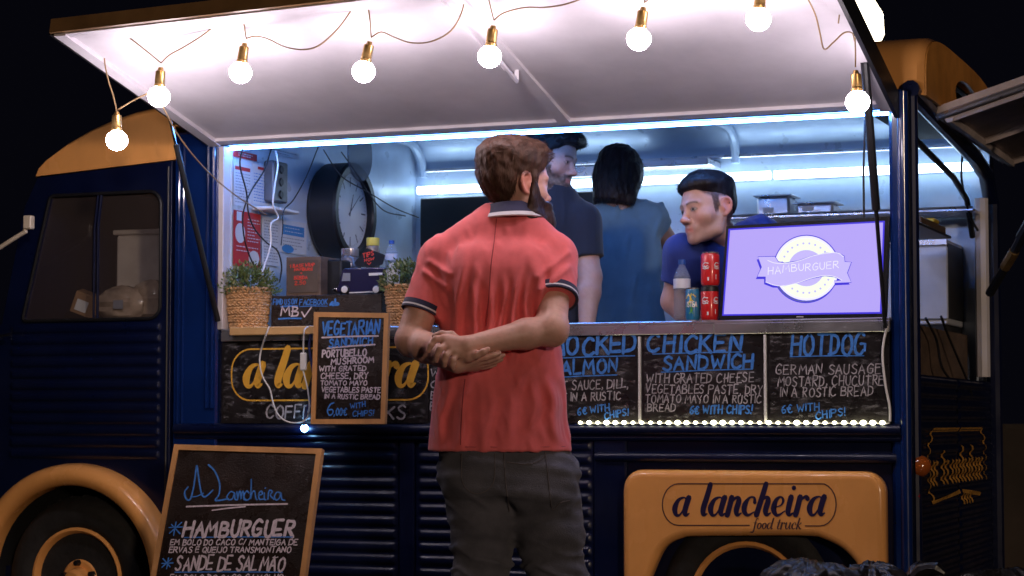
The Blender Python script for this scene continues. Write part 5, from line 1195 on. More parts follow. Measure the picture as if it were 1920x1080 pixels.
# steel cooler seen through the rear opening
t = thing('steel_oven', 'steel oven box on a dark stand inside the truck, seen through the rear opening', 'oven', (-.3, 1.5, .4))
OVS = mat('oven steel', (.66, .68, .76), .42, metal=.35, var=.08)
MB().box((-.42, 1.388, 1.336), (-.115, 1.75, 1.676), bev=.004).build('cabinet', OVS, t); MB().box((-.425, 1.370, 1.355), (-.108, 1.386, 1.645), bev=.004).build('door', OVS, t); MB().box((-.425, 1.372, 1.650), (-.108, 1.3875, 1.676), bev=.003).build('control_strip', STEEL, t)
MB().box((-.1138, 1.40, 1.36), (-.110, 1.74, 1.66), bev=.001).build('side_panel', BLACK, t); MB().box((-.42, 1.39, .402), (-.12, 1.75, 1.335), bev=.004).build('stand', BLACK, t)
MB().tube([(-.40, 1.352, 1.655), (-.385, 1.342, 1.60), (-.36, 1.345, 1.54)], .008, 8).build('handle', CHROME, t)
for P, lab in (([(-.04, .55, 1.32), (-.04, .75, 1.25), (-.03, .80, 1.15), (-.0, .92, 1.08)], 'thin dark cable hanging inside the rear opening, nearest the pillar'), ([(-.04, .85, 1.34), (-.04, 1.0, 1.27), (-.02, 1.25, 1.12), (.01, 1.2, 1.05)], 'thin dark cable hanging inside the rear opening below the oven'), ([(-.04, 1.35, 2.0), (-.04, 1.33, 1.9), (-.04, 1.5, 1.78), (-.03, 1.66, 1.72)], 'dark cable curving beside the far rear post')):
    tag(MB().tube([Vector(q) for q in catmull(P, 6)], .005, 6).build('hanging_cable', CAB1), lab, 'cable')
tag(MB().tube([at(1622, 225, .06), at(1619, 320, .06), at(1620, 412, .06)], .004, 6).build('hanging_cable', CAB1), 'thin dark cable hanging down behind the screen at the right', 'cable')

# ---------------------------------------------------------------- in the cab
t = thing('storage_crate', 'pale grey lidded plastic crate behind the cab window', 'crate', (-2.98, .5, 1.32)); PLG = mat('translucent grey plastic', (.60, .54, .50), .45, var=.2)
a, c = at(212, 540, .45), at(318, 428, .45); MB().box((a.x+.01, .45, 1.322), (min(c.x, -2.89)-.01, .9, c.z-.02), bev=.01).build('crate_body', PLG, t); MB().box((a.x, .44, c.z-.02), (min(c.x, -2.88), .91, c.z), bev=.004).build('lid', PLG, t)
b0 = at(160, 570, .22); t = thing('cardboard_box', 'tilted brown cardboard box with a white label behind the cab window', 'box', (b0.x, .24, 1.321))
M = Matrix.Translation((b0.x, .24, b0.z)) @ Matrix.Rotation(R(22), 4, 'Y') @ Matrix.Rotation(R(20), 4, 'Z')
MB().box((-.052, -.05, -.045), (.052, .05, .045), M, bev=.003).build('carton', CARD, t); MB().box((-.036, -.053, -.030), (.012, -.0505, .015), M).build('label_sticker', PAPER, t)
BAG = mat('clear wrap', (.45, .35, .27), .25, var=.35, vscale=10, coat=.6, bump=.5, bscale=25)
for k, (px, py, rx, rz, lab) in enumerate(((228, 572, .11, .075, 'crinkled clear bag with a dark printed label behind the cab window'), (283, 566, .10, .085, 'crinkled clear bag at the right edge of the cab window'))):
    a = at(px, py, .25+.06*k); t = thing('plastic_bag', lab, 'bag', (a.x, a.y, 1.321)); V = []; F = []; r_ = random.Random(k)
    b = MB(); b.grid(22, 14, lambda u, v: (a.x+rx*math.cos(2*math.pi*u)*math.sin(math.pi*v)*(1+.1*math.sin(9*u*6.28+7*v)), a.y+.07*math.sin(2*math.pi*u)*math.sin(math.pi*v)*(1+.12*math.sin(31*v+5*u)), max(1.322, a.z-rz*math.cos(math.pi*v)*(1+.08*math.sin(14*u+9*v)))), flip=False)
    b.build('bag', BAG, t)
    if k == 0: MB().box((a.x+.01, a.y-.0785, a.z-.02), (a.x+.055, a.y-.076, a.z+.015)).build('label_print', PGREY, t)
t = thing('steering_wheel', 'dark steering wheel behind the cab window', 'steering wheel', (-3.30, .45, 1.32)); MB().tube([(-3.30+.03*math.cos(a), .5+.2*math.cos(a), 1.38+.12*math.sin(a)+.0) for a in [2*math.pi*i/30 for i in range(30)]], .012, 8, closed=True).build('rim', BLACK, t); MB().tube([(-3.30, .3, 1.38), (-3.30, .7, 1.38)], .01, 6).build('spoke', BLACK, t)

# ---------------------------------------------------------------- black bin bags at the lower right
BINM = mat('black bin liner', (.010, .008, .008), .38, bump=.5, bscale=14, spec=.6)
def binbag(label, cx, cy, r, h, seed, knot=True):
    rs = np.random.default_rng(seed); t = thing('rubbish_bag', label, 'rubbish bag', (cx, cy, 0), 'black rubbish bags by the rear wheel')
    n1, n2 = 110, 70; u = np.linspace(0, 2*np.pi, n1)[:, None]; v = np.linspace(0, 1, n2)[None, :]
    D = np.stack([np.cos(u)*np.sin(np.pi*v), np.sin(u)*np.sin(np.pi*v), -np.cos(np.pi*v)+0*u], -1); Pn = D.reshape(-1, 3)
    f = 1+.10*vnoise(Pn, 2.2, seed)-.06*np.abs(vnoise(Pn, 5, seed+1))-.05*np.abs(vnoise(Pn, 14, seed+2))-.045*np.abs(vnoise(Pn, 30, seed+3))
    pt = ss(Pn[:, 2], .55, 1.0); crk = 1+.15*pt*np.sin(np.arctan2(Pn[:, 1], Pn[:, 0])*11+seed)
    V = Pn*f[:, None]*np.array([r, r*.85, h/2]); V[:, 0] *= crk; V[:, 1] *= crk; V[:, 2] += h/2; V[:, 2] = np.maximum(V[:, 2], .004)
    I = np.arange(n1*n2).reshape(n1, n2); Q = np.stack([I[:-1, :-1], I[1:, :-1], I[1:, 1:], I[:-1, 1:]], -1).reshape(-1, 4)
    np_mesh('bag_body', V, Q, BINM, t)
    if knot:
        b = MB(); rr = random.Random(seed)
        for k in range(3):
            a = rr.uniform(0, 6.28); c = Vector((.14, 0, h*.90)) if k < 2 else Vector((.12, .02, h*.88)); p = [c+Vector((.02*j*math.cos(a)*1.3, .02*j*math.sin(a), .028*j-.006*j*j)) for j in range(5)]
            b.tube(p, [.020, .024, .018, .022, .008], 9)
        b.build('knot', BINM, t, local=True)
a = at(1520, 1078, -.42)
binbag('crumpled black rubbish bag slumped against the rear wheel arch', a.x, -.42, .26, at(1500, 1048, -.42).z, 3, False)
a = at(1620, 1078, -.34); binbag('black rubbish bag with a twisted knot, right of the slumped bag', a.x+.02, -.34, .19, at(1600, 1050, -.34).z, 8)
a = at(1870, 1078, .1); binbag('shiny black rubbish bag on the ground behind the truck corner', a.x, .1, .25, at(1860, 1062, .1).z, 12, False)
a = at(1745, 1078, -.1); binbag('low black rubbish bag below the rear doors', a.x, -.2, .22, at(1745, 1072, -.2).z, 14, False)
# ---------------------------------------------------------------- people
I3 = np.eye(3)
class Fr:
    """a person's own upright frame: x to the right of the view, y away, z up from the ground under the given photo column"""
    def __init__(s, px, Y, zb=0.0):
        p = at(px, 790, Y); s.base = Vector((p.x, p.y, zb)); s.D = (p-CAM).dot(f0); s.px = px; s.zb = zb
    def p(s, px, py, y=0.0):
        k = (s.D+y)/FPX; return np.array([(px-960)*k-(s.px-960)*s.D/FPX, y, .95-s.zb+(790.5-py)*k*1.004])
def hand(F, W, d, n, s, curl=.6, spread=.1, r=.0088, k=.006, sc=1.0):
    W, d, n = [np.array(v, float) for v in (W, d, n)]; d /= np.linalg.norm(d); n -= d*(n @ d); n /= np.linalg.norm(n); q = np.cross(d, n)*s   # q points to the thumb side
    K = []
    for i, (o, L_) in enumerate(((.031, .088), (.011, .092), (-.010, .088), (-.029, .078))):
        kn = W+d*L_*sc+q*o*sc; K.append(kn); F.cap(W+q*o*.55*sc, kn, .0135*sc, .0115*sc, .012)
        ln = [(.042, .026, .020), (.046, .030, .021), (.043, .028, .021), (.034, .021, .018)][i]; a = 0; p = kn; dd = d+q*spread*(1.5-i)*.5; dd /= np.linalg.norm(dd); pts = [kn]
        for l in ln:
            a += curl*(.55 if l == ln[0] else .8); v = dd*math.cos(a)+n*math.sin(a); p = p+v*l*sc; pts.append(p)
        F.chain(pts, [r*1.08*sc, r*.98*sc, r*.9*sc, r*.75*sc], k)
    t0 = W+q*.022*sc+d*.018*sc; t1 = t0+(d*.028+q*.024+n*.012)*sc; t2 = t1+(d*.028+q*.006+n*.010)*sc; t3 = t2+(d*.022-q*.002+n*.008)*sc
    F.chain([W+q*.01*sc, t0, t1, t2, t3], [.016*sc, .0155*sc, .0115*sc, .0102*sc, .008*sc], k+.004)
def ring(b, M, c, prof, n=40):
    V = []; m = len(prof)
    for k in range(n):
        a = 2*math.pi*k/n
        for pr_ in prof: V.append(Vector(c)+M @ Vector((pr_[0]*math.cos(a), pr_[0]*math.sin(a)*(pr_[2] if len(pr_) > 2 else 1), pr_[1])))
    return b.add(V, [(k*m+i, ((k+1) % n)*m+i, ((k+1) % n)*m+(i+1) % m, k*m+(i+1) % m) for k in range(n) for i in range(m)])
def surf_y(V, x, z, side=-1):
    d = (V[:, 0]-x)**2+(V[:, 2]-z)**2; m = np.argsort(d)[:14]; y = V[m, 1]; return y.min() if side < 0 else y.max()
def clothm(name, col, **k):
    return mat(name, col, k.pop('rough', .85), sheen=.25, bump=.10, bscale=650, var=.10, vscale=14, **k)

# ---- the customer, seen from behind
MS = 1.064
f = Fr(945, -1.2515)
man = thing('person', 'bearded man in a coral polo shirt seen from behind, hands clasped behind his back', 'person', at(945, 790, -.80)*1, rz=YAW); man.location.z = 0
MS = (man.location-CAM).dot(f0)/f.D; POST[:] = [MS, .95*(1-MS)]; LG = -POST[1]/MS
P = f.p
HM, HT = rot(-60, -2, 2), P(966, 346, .015)
LSH, LEL, LWR = P(822, 492, .0), P(770, 638, -.05), P(858, 684, -.205)
RSH, REL, RWR = P(1040, 490, .0), P(1034, 618, -.135), P(876, 650, -.225)
F = Field(axis((-.36, .30, .0032)), axis((-.31, .22, .0032)), axis((0, .5, .010), (.5, 1.07, .007), (1.07, 1.30, .0026), (1.30, 1.50, .006), (1.50, 1.84, .0028)))
body = [(.78, .01, .0, .15, .10), (.9, .01, 0, .165, .105), (1.05, .0, 0, .15, .10), (1.2, -.01, 0, .155, .10), (1.38, -.01, 0, .165, .10), (1.44, -.01, 0, .14, .08), (1.48, 0, 0, .09, .06)]
F.loft(body, .03)
F.cap(P(962, 372, .022), P(955, 440, .0), .056, .066, .03); F.cap(P(962, 372, .022), P(957, 330, .0), .054, .050, .03)
head_sdf(F, HM, HT, 1.04)
F.cap(LSH, LEL, .048, .040, .02); F.cap(RSH, REL, .054, .045, .02)
F.cap(LSH+(LEL-LSH)*.45, LSH+(LEL-LSH)*.8, .048, .043, .02)
F.ell(LEL+np.array([.002, -.004, -.006]), (.040, .042, .042), .03, Rm=I3); F.ell(REL+np.array([.004, -.006, -.004]), (.041, .044, .044), .03, Rm=I3)
q = LEL+(LWR-LEL)*.32; F.cap(LEL, q, .039, .0425, .02); F.cap(q, LWR, .0425, .027, .02)
q = REL+(RWR-REL)*.30; F.cap(REL, q, .041, .0425, .02); F.cap(q, RWR, .0425, .028, .02)
# his right hand closes over the left forearm: fingers curl down
kn = [P(832, 637, -.232), P(838, 648, -.240), P(846, 657, -.243), P(856, 665, -.240)]
F.cap(RWR, kn[0], .026, .0145, .014); F.cap(RWR+np.array([0, 0, -.006]), kn[1], .022, .0145, .012); F.cap(RWR+np.array([.0, 0, -.012]), kn[2], .020, .014, .012); F.cap(RWR+np.array([.006, 0, -.016]), kn[3], .018, .013, .012)
F.chain([kn[0], P(817, 637, -.242), P(808, 648, -.243), P(803, 659, -.236)], [.0118, .0100, .0092, .0078], .004)
F.chain([kn[1], P(825, 655, -.256), P(820, 667, -.253), P(818, 677, -.244)], [.0116, .0100, .0090, .0076], .003)
F.chain([kn[2], P(837, 667, -.258), P(834, 678, -.254), P(834, 686, -.245)], [.0112, .0096, .0088, .0074], .003)
F.chain([kn[3], P(850, 676, -.254), P(849, 685, -.250), P(850, 692, -.243)], [.0105, .0088, .0080, .0068], .003)
F.chain([RWR+np.array([-.02, .015, .008]), P(846, 630, -.215), P(828, 628, -.205), P(815, 631, -.196)], [.016, .0125, .0105, .009], .006)
# his left hand lies open under the right forearm
kl = [P(893, 674, -.214), P(896, 680, -.200), P(896, 686, -.186), P(892, 690, -.172)]
for i, kk in enumerate(kl): F.cap(LWR+np.array([0, .004*i, .006-.004*i]), kk, .021-.002*i, .0125, .012)
F.chain([kl[0], P(911, 671, -.219), P(925, 667, -.219), P(936, 663, -.215)], [.0110, .0094, .0085, .0070], .003)
F.chain([kl[1], P(916, 677, -.205), P(932, 672, -.205), P(944, 667, -.201)], [.0110, .0094, .0086, .0070], .003)
F.chain([kl[2], P(914, 683, -.190), P(929, 679, -.190), P(940, 675, -.187)], [.0105, .0092, .0082, .0070], .003)
F.chain([kl[3], P(908, 689, -.173), P(920, 687, -.173), P(928, 685, -.171)], [.0098, .0083, .0075, .0066], .003)
F.chain([LWR+np.array([.012, -.012, .014]), P(880, 671, -.238), P(894, 667, -.250), P(907, 661, -.256), P(915, 656, -.256)], [.016, .0145, .0112, .0098, .0075], .006)
for s, hx, kx, fx in ((-1, -.075, -.065, -.075), (1, .10, .150, .165)):
    F.cap((hx, 0, .84), (kx, .0, .48), .07, .05, .03); F.cap((kx, 0, .48), (fx, .03, .08+LG), .05, .035, .02); F.cap((fx, .0, .04+LG), (fx+.03*s, .17, .03+LG), .036, .03, .02)
V, Q = F.extract(2)
tone = (.68, .375, .295)
def reg_man(H):
    y, z = H[:, 1], H[:, 2]
    zl = np.interp(y, [-.13, -.08, -.055, -.040, -.034, .006, .011, .028, .036, .055, .07, .12], [-.070, -.072, -.064, -.045, .022, .030, -.03, -.032, .028, .042, .064, .070]); return (zl-z)*.8
C = skin_color(V, HM, HT, tone, 1.04, beard=.0, scalp=lambda H: reg_man(H)-.006, scol=(.10, .045, .032))
C *= (1-.10*np.clip(vnoise(V, 130, 3), 0, 1)*(V[:, 2] < 1.3))[:, None]
for kp in kn+kl: C = C*(1-np.exp(-((V-kp)**2).sum(1)/.0001)[:, None]*np.array([.02, .10, .10]))
np_mesh('body', V, Q, SKIN, man, C)
def reg_man(H):
    y, z = H[:, 1], H[:, 2]
    zl = np.interp(y, [-.13, -.08, -.055, -.040, -.034, .006, .011, .028, .036, .055, .07, .12], [-.072, -.074, -.066, -.050, .022, .030, -.03, -.032, .028, .042, .064, .070]); return (zl-z)*.8
hair_mesh('hair', man, HM, HT, 1.04, (.078, .037, .025), reg_man, lambda H: .0055+.020*ss(H[:, 2], .03, .105)+.009*ss(H[:, 1], .02, .07)*ss(H[:, 2], .05, .1)+.006*ss(-H[:, 1], .05, .1),
    lambda p: np.stack([p[:, 0]*3+.25, np.where(p[:, 2] > .075, .6, -.15), np.where(p[:, 2] > .075, .05, -1.0)], 1), 5200, .022, 11, lift=.07, nz=.75)
def jaw_x(F):
    F.ell((0, .026, -.040), (.057, .058, .066), .03)
    for s in (-1, 1): F.cap((s*.058, -.002, -.040), (s*.05, .012, -.078), .017, .015, .03); F.cap((s*.05, .012, -.078), (s*.012, .078, -.100), .016, .014, .03)
    F.ell((0, .082, -.098), (.022, .017, .018), .02); F.ell((0, .082, -.062), (.03, .014, .018), .02)
def reg_beard(H):
    x, y, z = np.abs(H[:, 0]), H[:, 1], H[:, 2]
    zl = np.interp(y, [-.02, .0, .012, .03, .045, .07, .10], [-.10, -.06, .02, .0, -.032, -.045, -.046]); a = (z-zl)*.8
    lip = .017-np.sqrt(((x)/1.35)**2+((z+.067)*1.6)**2+np.maximum(.085-y, 0)**2); return np.maximum(np.maximum(a, lip), (-.006-y)*.6)
BRD = hair_mesh('beard', man, HM, HT, 1.04, (.042, .020, .013), reg_beard, lambda H: .0080+.003*ss(-H[:, 2], .0, .05)+.014*ss(-H[:, 2], .06, .12)+.006*ss(H[:, 1], .06, .09), lambda p: np.stack([p[:, 0]*2, p[:, 1]*2-.0, -1+0*p[:, 0]], 1), 2600, .013, 12, lift=.18, xtra=jaw_x, nz=.35)
# polo shirt
POLO = clothm('coral polo cloth', (.80, .145, .15)); NAVC = clothm('navy trim cloth', (.018, .016, .055)); WHC = clothm('white trim cloth', (.72, .68, .72))
F = Field(axis((-.34, .30, .0042)), axis((-.24, .22, .0042)), axis((.84, 1.63, .0042)))
rows = [(.862, -.013, .0, .212, .142), (.95, -.013, .0, .204, .136), (1.03, -.012, .0, .197, .130), (1.09, -.012, .0, .188, .126), (1.17, -.012, .0, .178, .122), (1.25, -.014, .0, .174, .120), (1.33, -.014, 0, .176, .120), (1.40, -.010, 0, .176, .114), (1.45, -.006, 0, .150, .098), (1.49, .0, .0, .112, .080), (1.53, .010, .004, .078, .064), (1.575, .018, .01, .060, .056)]
F.loft(rows, .03)
F.cap(P(925, 425, .0), P(828, 487, .0), .070, .062, .03); F.cap(P(985, 435, .0), P(1038, 482, .0), .068, .063, .03)
LH, RH = P(789, 588, -.036), P(1039, 563, -.082)
F.cap(P(826, 490, 0), LH, .063, .0585, .030, flat=1); F.cap(P(1038, 486, 0), RH, .066, .067, .035, flat=1)
F.ell(P(985, 520, -.085), (.075, .045, .09), .05, Rm=I3); F.ell(P(890, 520, -.085), (.075, .045, .09), .05, Rm=I3)   # shoulder blades
X, Y, Z = F.X[:, None, None], F.Y[None, :, None], F.Z[None, None, :]
fold = [(-.115, 1.44, -.150, 1.10, .0065, .012), (-.075, 1.40, -.100, 1.10, .0085, .011), (-.035, 1.36, -.052, 1.12, .0075, .010), (.000, 1.37, -.018, 1.13, .0085, .010), (.040, 1.40, .018, 1.12, .010, .011), (.070, 1.37, .056, 1.16, .009, .012), (.105, 1.42, .098, 1.18, .011, .013),
        (.050, 1.10, .005, .89, .0065, .016), (.13, 1.08, .155, .90, .008, .016), (-.10, 1.07, -.135, .87, .006, .015), (-.03, 1.06, -.055, .87, .005, .014), (.09, 1.09, .085, .93, .006, .013), (-.160, 1.08, -.19, .9, .005, .012)]
D_ = np.zeros(F.F.shape, np.float32)
for x0, z0, x1, z1, A, w in fold:
    t = (z0-Z)/(z0-z1); xc = x0+(x1-x0)*t+.006*np.sin(t*7+x0*40); m = ss(t, -.1, .35)*(1-ss(t, .8, 1.15)); D_ += (A*1.45*m*(np.exp(-((X-xc)/w)**2)-.8*np.exp(-((X-xc-w*1.7)/(w*1.1))**2))*ss(-Y, .0, .05)).astype(np.float32)
for (x0, z0, x1, z1, A, w) in ((.11, 1.33, .19, 1.40, .006, .010), (.10, 1.37, .19, 1.445, .005, .010), (-.17, 1.34, -.235, 1.39, .005, .009), (-.16, 1.38, -.22, 1.42, .004, .009)):   # creases at the sleeves
    dx, dz = x1-x0, z1-z0; L2 = dx*dx+dz*dz; t = np.clip(((X-x0)*dx+(Z-z0)*dz)/L2, 0, 1); D_ += (A*1.6*np.exp(-(((X-x0-dx*t)**2+(Z-z0-dz*t)**2)/w**2))*ss(-Y, -.03, .03)).astype(np.float32)
G = np.stack(np.meshgrid(F.X, F.Y, F.Z, indexing='ij'), -1).reshape(-1, 3); D_ += (vnoise(G*np.array([1.6, 1, .55]), 24, 4)*.0030+np.maximum(0, vnoise(G*np.array([2.5, 1, .45]), 30, 14))**2*.006).reshape(D_.shape).astype(np.float32)
hm = 1-.85*np.exp(-((X-LH[0])**2+(Z-LH[2])**2)/.05**2)-.85*np.exp(-((X-RH[0])**2+(Z-RH[2])**2)/.055**2); F.F -= (D_*np.clip(hm, 0, 1)).astype(np.float32)
F.loft([(.80, -.013, 0, .200, .130), (.885, -.013, 0, .192, .126)], .004, 's')
V, Q = F.extract(1); SV = V
sh = np_mesh('polo_shirt', V, Q, POLO, man)
b = MB(); pts = [(931, 408), (927, 450), (921, 500), (917, 560), (912, 612)]
b.tube([Vector((P(x, y)[0]*.98, surf_y(SV, P(x, y, -.12)[0], P(x, y, -.12)[2])-.0003, P(x, y, -.12)[2])) for x, y in [tuple(q) for q in catmull(pts, 5)]], .0014, 5)
b.build('back_seam', clothm('seam red', (.34, .04, .045)), sh, local=True)
b = MB(); pts = [(872, 712), (868, 750), (865, 800), (864, 834)]
b.tube([Vector((P(x, y, -.12)[0], surf_y(SV, P(x, y, -.12)[0], P(x, y, -.12)[2])-.0003, P(x, y, -.12)[2])) for x, y in [tuple(q) for q in catmull(pts, 5)]], .0014, 5)
b.build('side_seam', MATS['seam red'], sh, local=True)
b = MB(); zz = .876; b.tube([Vector((-.013+.2085*math.copysign(abs(math.cos(a))**.87, math.cos(a)), .1395*math.copysign(abs(math.sin(a))**.87, math.sin(a)), zz)) for a in [2*math.pi*i/60 for i in range(60)]], .0010, 4, closed=True); b.build('hem_stitching', MATS['seam red'], sh, local=True)
# sleeve bands
for nm, A, B, r in (('l', P(826, 490, 0), LH, .0590), ('r', P(1038, 486, 0), RH, .0695)):
    d = Vector(B-A).normalized(); M = Vector((0, 0, 1)).rotation_difference(d).to_matrix()
    for nm2, m_, h0, h1, e in (('sleeve_band', NAVC, -.024, -.0085, .002), ('sleeve_stripe', WHC, -.0085, -.0035, .0026), ('sleeve_band', NAVC, -.0035, .002, .0022)):
        b = MB(); ring(b, M, B, [(r+e, h0), (r+e, h1), (r-.006, h1), (r-.004, h0)]); b.build(nm2, m_, sh, local=True)
# collar
def collar(prof):
    b = MB(); n = 56; m = len(prof); V = []; c = P(958, 403, .014)
    for k in range(n):
        a = 2*math.pi*k/n; ca, sa = math.cos(a), math.sin(a)
        for r_, z_ in prof: V.append(Vector((c[0]+ca*r_*1.03, c[1]+sa*r_*1.06, c[2]+z_-.030*max(0, sa)-.006*sa+.004*ca)))
    return b.add(V, [(k*m+i, ((k+1) % n)*m+i, ((k+1) % n)*m+(i+1) % m, k*m+(i+1) % m) for k in range(n) for i in range(m)])
collar([(.0690, .022), (.0715, .027), (.0760, .023), (.0930, -.006), (.0890, -.009)]).build('collar', NAVC, sh, local=True)
collar([(.0931, -.0055), (.0985, -.0165), (.0945, -.0200), (.0892, -.0085)]).build('collar_stripe', WHC, sh, local=True)
# jeans
JEAN = mat('dark grey denim', (.088, .086, .106), .9, var=.42, vscale=7, bump=.4, bscale=300, sheen=.1)
F = Field(axis((-.24, .30, .0055)), axis((-.20, .26, .0055)), axis((.04, .93, .0055)))
F.loft([(.74, .020, .0, .19, .125), (.80, .018, .0, .198, .128), (.85, .004, 0, .190, .124), (.92, -.004, 0, .180, .118)], .04, e=2.2)
F.ell((-.07, -.055, .80), (.10, .085, .10), .04, Rm=I3); F.ell((.10, -.050, .765), (.105, .085, .095), .04, Rm=I3)
F.cap((-.082, 0, .82), P(905, 985, .0), .108, .094, .03); F.cap(P(905, 985, 0), P(903, 1080, 0), .094, .078, .03); F.cap(P(903, 1080, 0), (-.078, .03, .09+LG), .078, .060, .03)
F.cap((.108, 0, .79), P(1028, 985, .0), .108, .098, .03); F.cap(P(1028, 985, 0), P(1044, 1080, 0), .098, .082, .03); F.cap(P(1044, 1080, 0), (.172, .03, .09+LG), .082, .062, .03)
G = np.stack(np.meshgrid(F.X, F.Y, F.Z, indexing='ij'), -1).reshape(-1, 3)
w = vnoise(G*np.array([.7, .7, 1.9]), 20, 9)*.0085+.010*np.maximum(0, np.sin(G[:, 2]*95+G[:, 0]*22+2*vnoise(G, 12, 3)))**3*np.exp(-((G[:, 2]-.50)/.09)**2)+.005*np.maximum(0, np.sin(G[:, 2]*80-np.abs(G[:, 0]-.02)*60))**3*np.exp(-((G[:, 2]-.70)/.05)**2)
F.F -= w.reshape(F.F.shape).astype(np.float32)
V, Q = F.extract(1); je = np_mesh('jeans', V, Q, JEAN, man)
STI = mat('denim stitch', (.12, .10, .10), .8)
def stitch(pts, r=.0013):
    b = MB(); Pp = [P(x, y, -.12) for x, y in pts]; Pp = [Vector(q) for q in catmull(Pp, 4)]
    b.tube([Vector((q.x, surf_y(V, q.x, q.z)-.0006, q.z)) for q in Pp], r, 4); b.build('stitching', STI, je, local=True)
stitch([(1022, 848), (1026, 880), (1030, 920), (1036, 955), (1050, 942), (1068, 938)]); stitch([(950, 866), (985, 870), (1010, 864), (1025, 850)]); stitch([(945, 850), (948, 900), (955, 960)]); stitch([(866, 850), (868, 905), (895, 925), (925, 905), (928, 850)])
F = Field(axis((-.16, .28, .005)), axis((-.10, .26, .005)), axis((LG-.01, .13+LG, .005)))
for s, fx in ((-1, -.078), (1, .172)):
    F.cap((fx, -.01, .07+LG), (fx, .02, .10+LG), .052, .05, .03); F.cap((fx, -.01, .045+LG), (fx+.02*s, .17, .036+LG), .046, .042, .03); F.cap((fx, -.02, .02+LG), (fx+.02*s, .18, .02+LG), .05, .046, .01)
F.F = np.maximum(F.F, (.002+LG-F.Z)[None, None, :]); V, Q = F.extract(1); m_ = V[:, 0] < .05
for side in (0, 1):
    keep = m_[Q].all(1) if side == 0 else ~(m_[Q].any(1)); ids = np.unique(Q[keep]); mp_ = np.full(len(V), 0); mp_[ids] = np.arange(len(ids)); np_mesh('shoe', V[ids], mp_[Q[keep]], mat('dark canvas shoe', (.03, .025, .025), .8) if side == 0 else MATS['dark canvas shoe'], man)

POST[:] = [1.0, 0.0]
# ---- staff inside the truck
def fld(pts, m=.16, st=.0045, zs=None):
    A = np.array(pts); lo, hi = A.min(0)-m, A.max(0)+m; return Field(axis((lo[0], hi[0], st)), axis((lo[1], hi[1], st)), axis(*(zs or [(lo[2], hi[2], st)])))
def reg_std(H):
    y, z = H[:, 1], H[:, 2]
    zl = np.interp(y, [-.13, -.08, -.055, -.040, -.034, .006, .011, .026, .034, .055, .07, .12], [-.080, -.080, -.070, -.045, .028, .034, -.02, -.022, .034, .046, .066, .072]); return (zl-z)*.8
# dark haired bearded man in a black shirt
f = Fr(1035, .42, .4); P = f.p
p2 = thing('person', 'bearded dark haired man in a black T-shirt looking down behind the customer', 'person', f.base, rz=YAW)
HM, HT = rot(-118, -14, -4), P(1034, 300, .0)
SL_, SR_ = P(928, 420, .05), P(1092, 415, -.02); EL_, ER_ = P(905, 520, -.02), P(1107, 520, -.06); WR_ = P(1100, 618, -.12); WL_ = P(930, 610, -.18)
F = Field(axis((-.33, .28, .0042)), axis((-.36, .22, .0042)), axis((0, .85, .012), (.85, 1.25, .0055), (1.25, 1.48, .006), (1.48, 1.84, .003)))
F.loft([(.75, -.02, .02, .15, .10), (.95, -.03, .02, .15, .10), (1.2, -.04, .02, .16, .11), (1.36, -.04, .02, .15, .09), (1.44, -.03, .01, .10, .07)], .03)
F.cap(P(1022, 360, .02), P(1010, 400, .03), .058, .07, .03); F.cap(P(1022, 365, .02), HT, .056, .05, .03); head_sdf(F, HM, HT, 1.0)
for a, b_, c, s in ((SL_, EL_, WL_, -1), (SR_, ER_, WR_, 1)):
    F.cap(a, b_, .05, .043, .02); q = b_+(c-b_)*.3; F.cap(b_, q, .043, .043, .02); F.cap(q, c, .043, .029, .02); hand(F, c, (-.8*s, -.2, -.1), (0, .1, -1), s, .3)
for s in (-1, 1): F.cap((s*.08-.02, .03, .8), (s*.09-.02, .03, .08), .07, .04, .02); F.cap((s*.09-.02, .03, .04), (s*.1-.02, -.12, .035), .036, .034, .02)
V, Q = F.extract(1); np_mesh('body', V, Q, SKIN, p2, skin_color(V, HM, HT, (.46, .29, .25), 1.0, beard=.95, stub=(.05, .03, .025), seed=5, lid=1, scalp=reg_std, scol=(.03, .02, .02)))  # skin tone darkened: the shade he stands in is put into the colour
hair_mesh('hair', p2, HM, HT, 1.0, (.016, .012, .013), reg_std, lambda H: .008+.022*ss(H[:, 2], .03, .1)+.016*ss(H[:, 1], .02, .09)*ss(H[:, 2], .05, .09), lambda p: np.stack([p[:, 0]*3, np.where(p[:, 2] > .07, .7, -.2), np.where(p[:, 2] > .07, .1, -1.)], 1), 1600, .024, 21)
def tee(par, name, m, rows, sleeves, neckcut, z0, z1, wr=.004, seed=1, xr=(-.34, .34), yr=(-.26, .26), caps=()):
    F = Field(axis((xr[0], xr[1], .005)), axis((yr[0], yr[1], .005)), axis((z0, z1, .005)))
    if rows: F.loft(rows, .03)
    for c in caps: F.cap(*c)
    for (a, b_, ra, rb) in sleeves: F.cap(a, b_, ra, rb, .035, flat=1)
    G = np.stack(np.meshgrid(F.X, F.Y, F.Z, indexing='ij'), -1).reshape(-1, 3)
    F.F -= (vnoise(G*np.array([1.5, 1, .6]), 22, seed)*wr+np.maximum(0, vnoise(G*np.array([2.2, 1, .5]), 26, seed+1))**2*wr*1.6).reshape(F.F.shape).astype(np.float32)
    for c in neckcut: F.cap(*c, k=.006, op='s')
    V, Q = F.extract(1); return np_mesh(name, V, Q, m, par)
BLK = clothm('black T-shirt cloth', (.010, .012, .024))
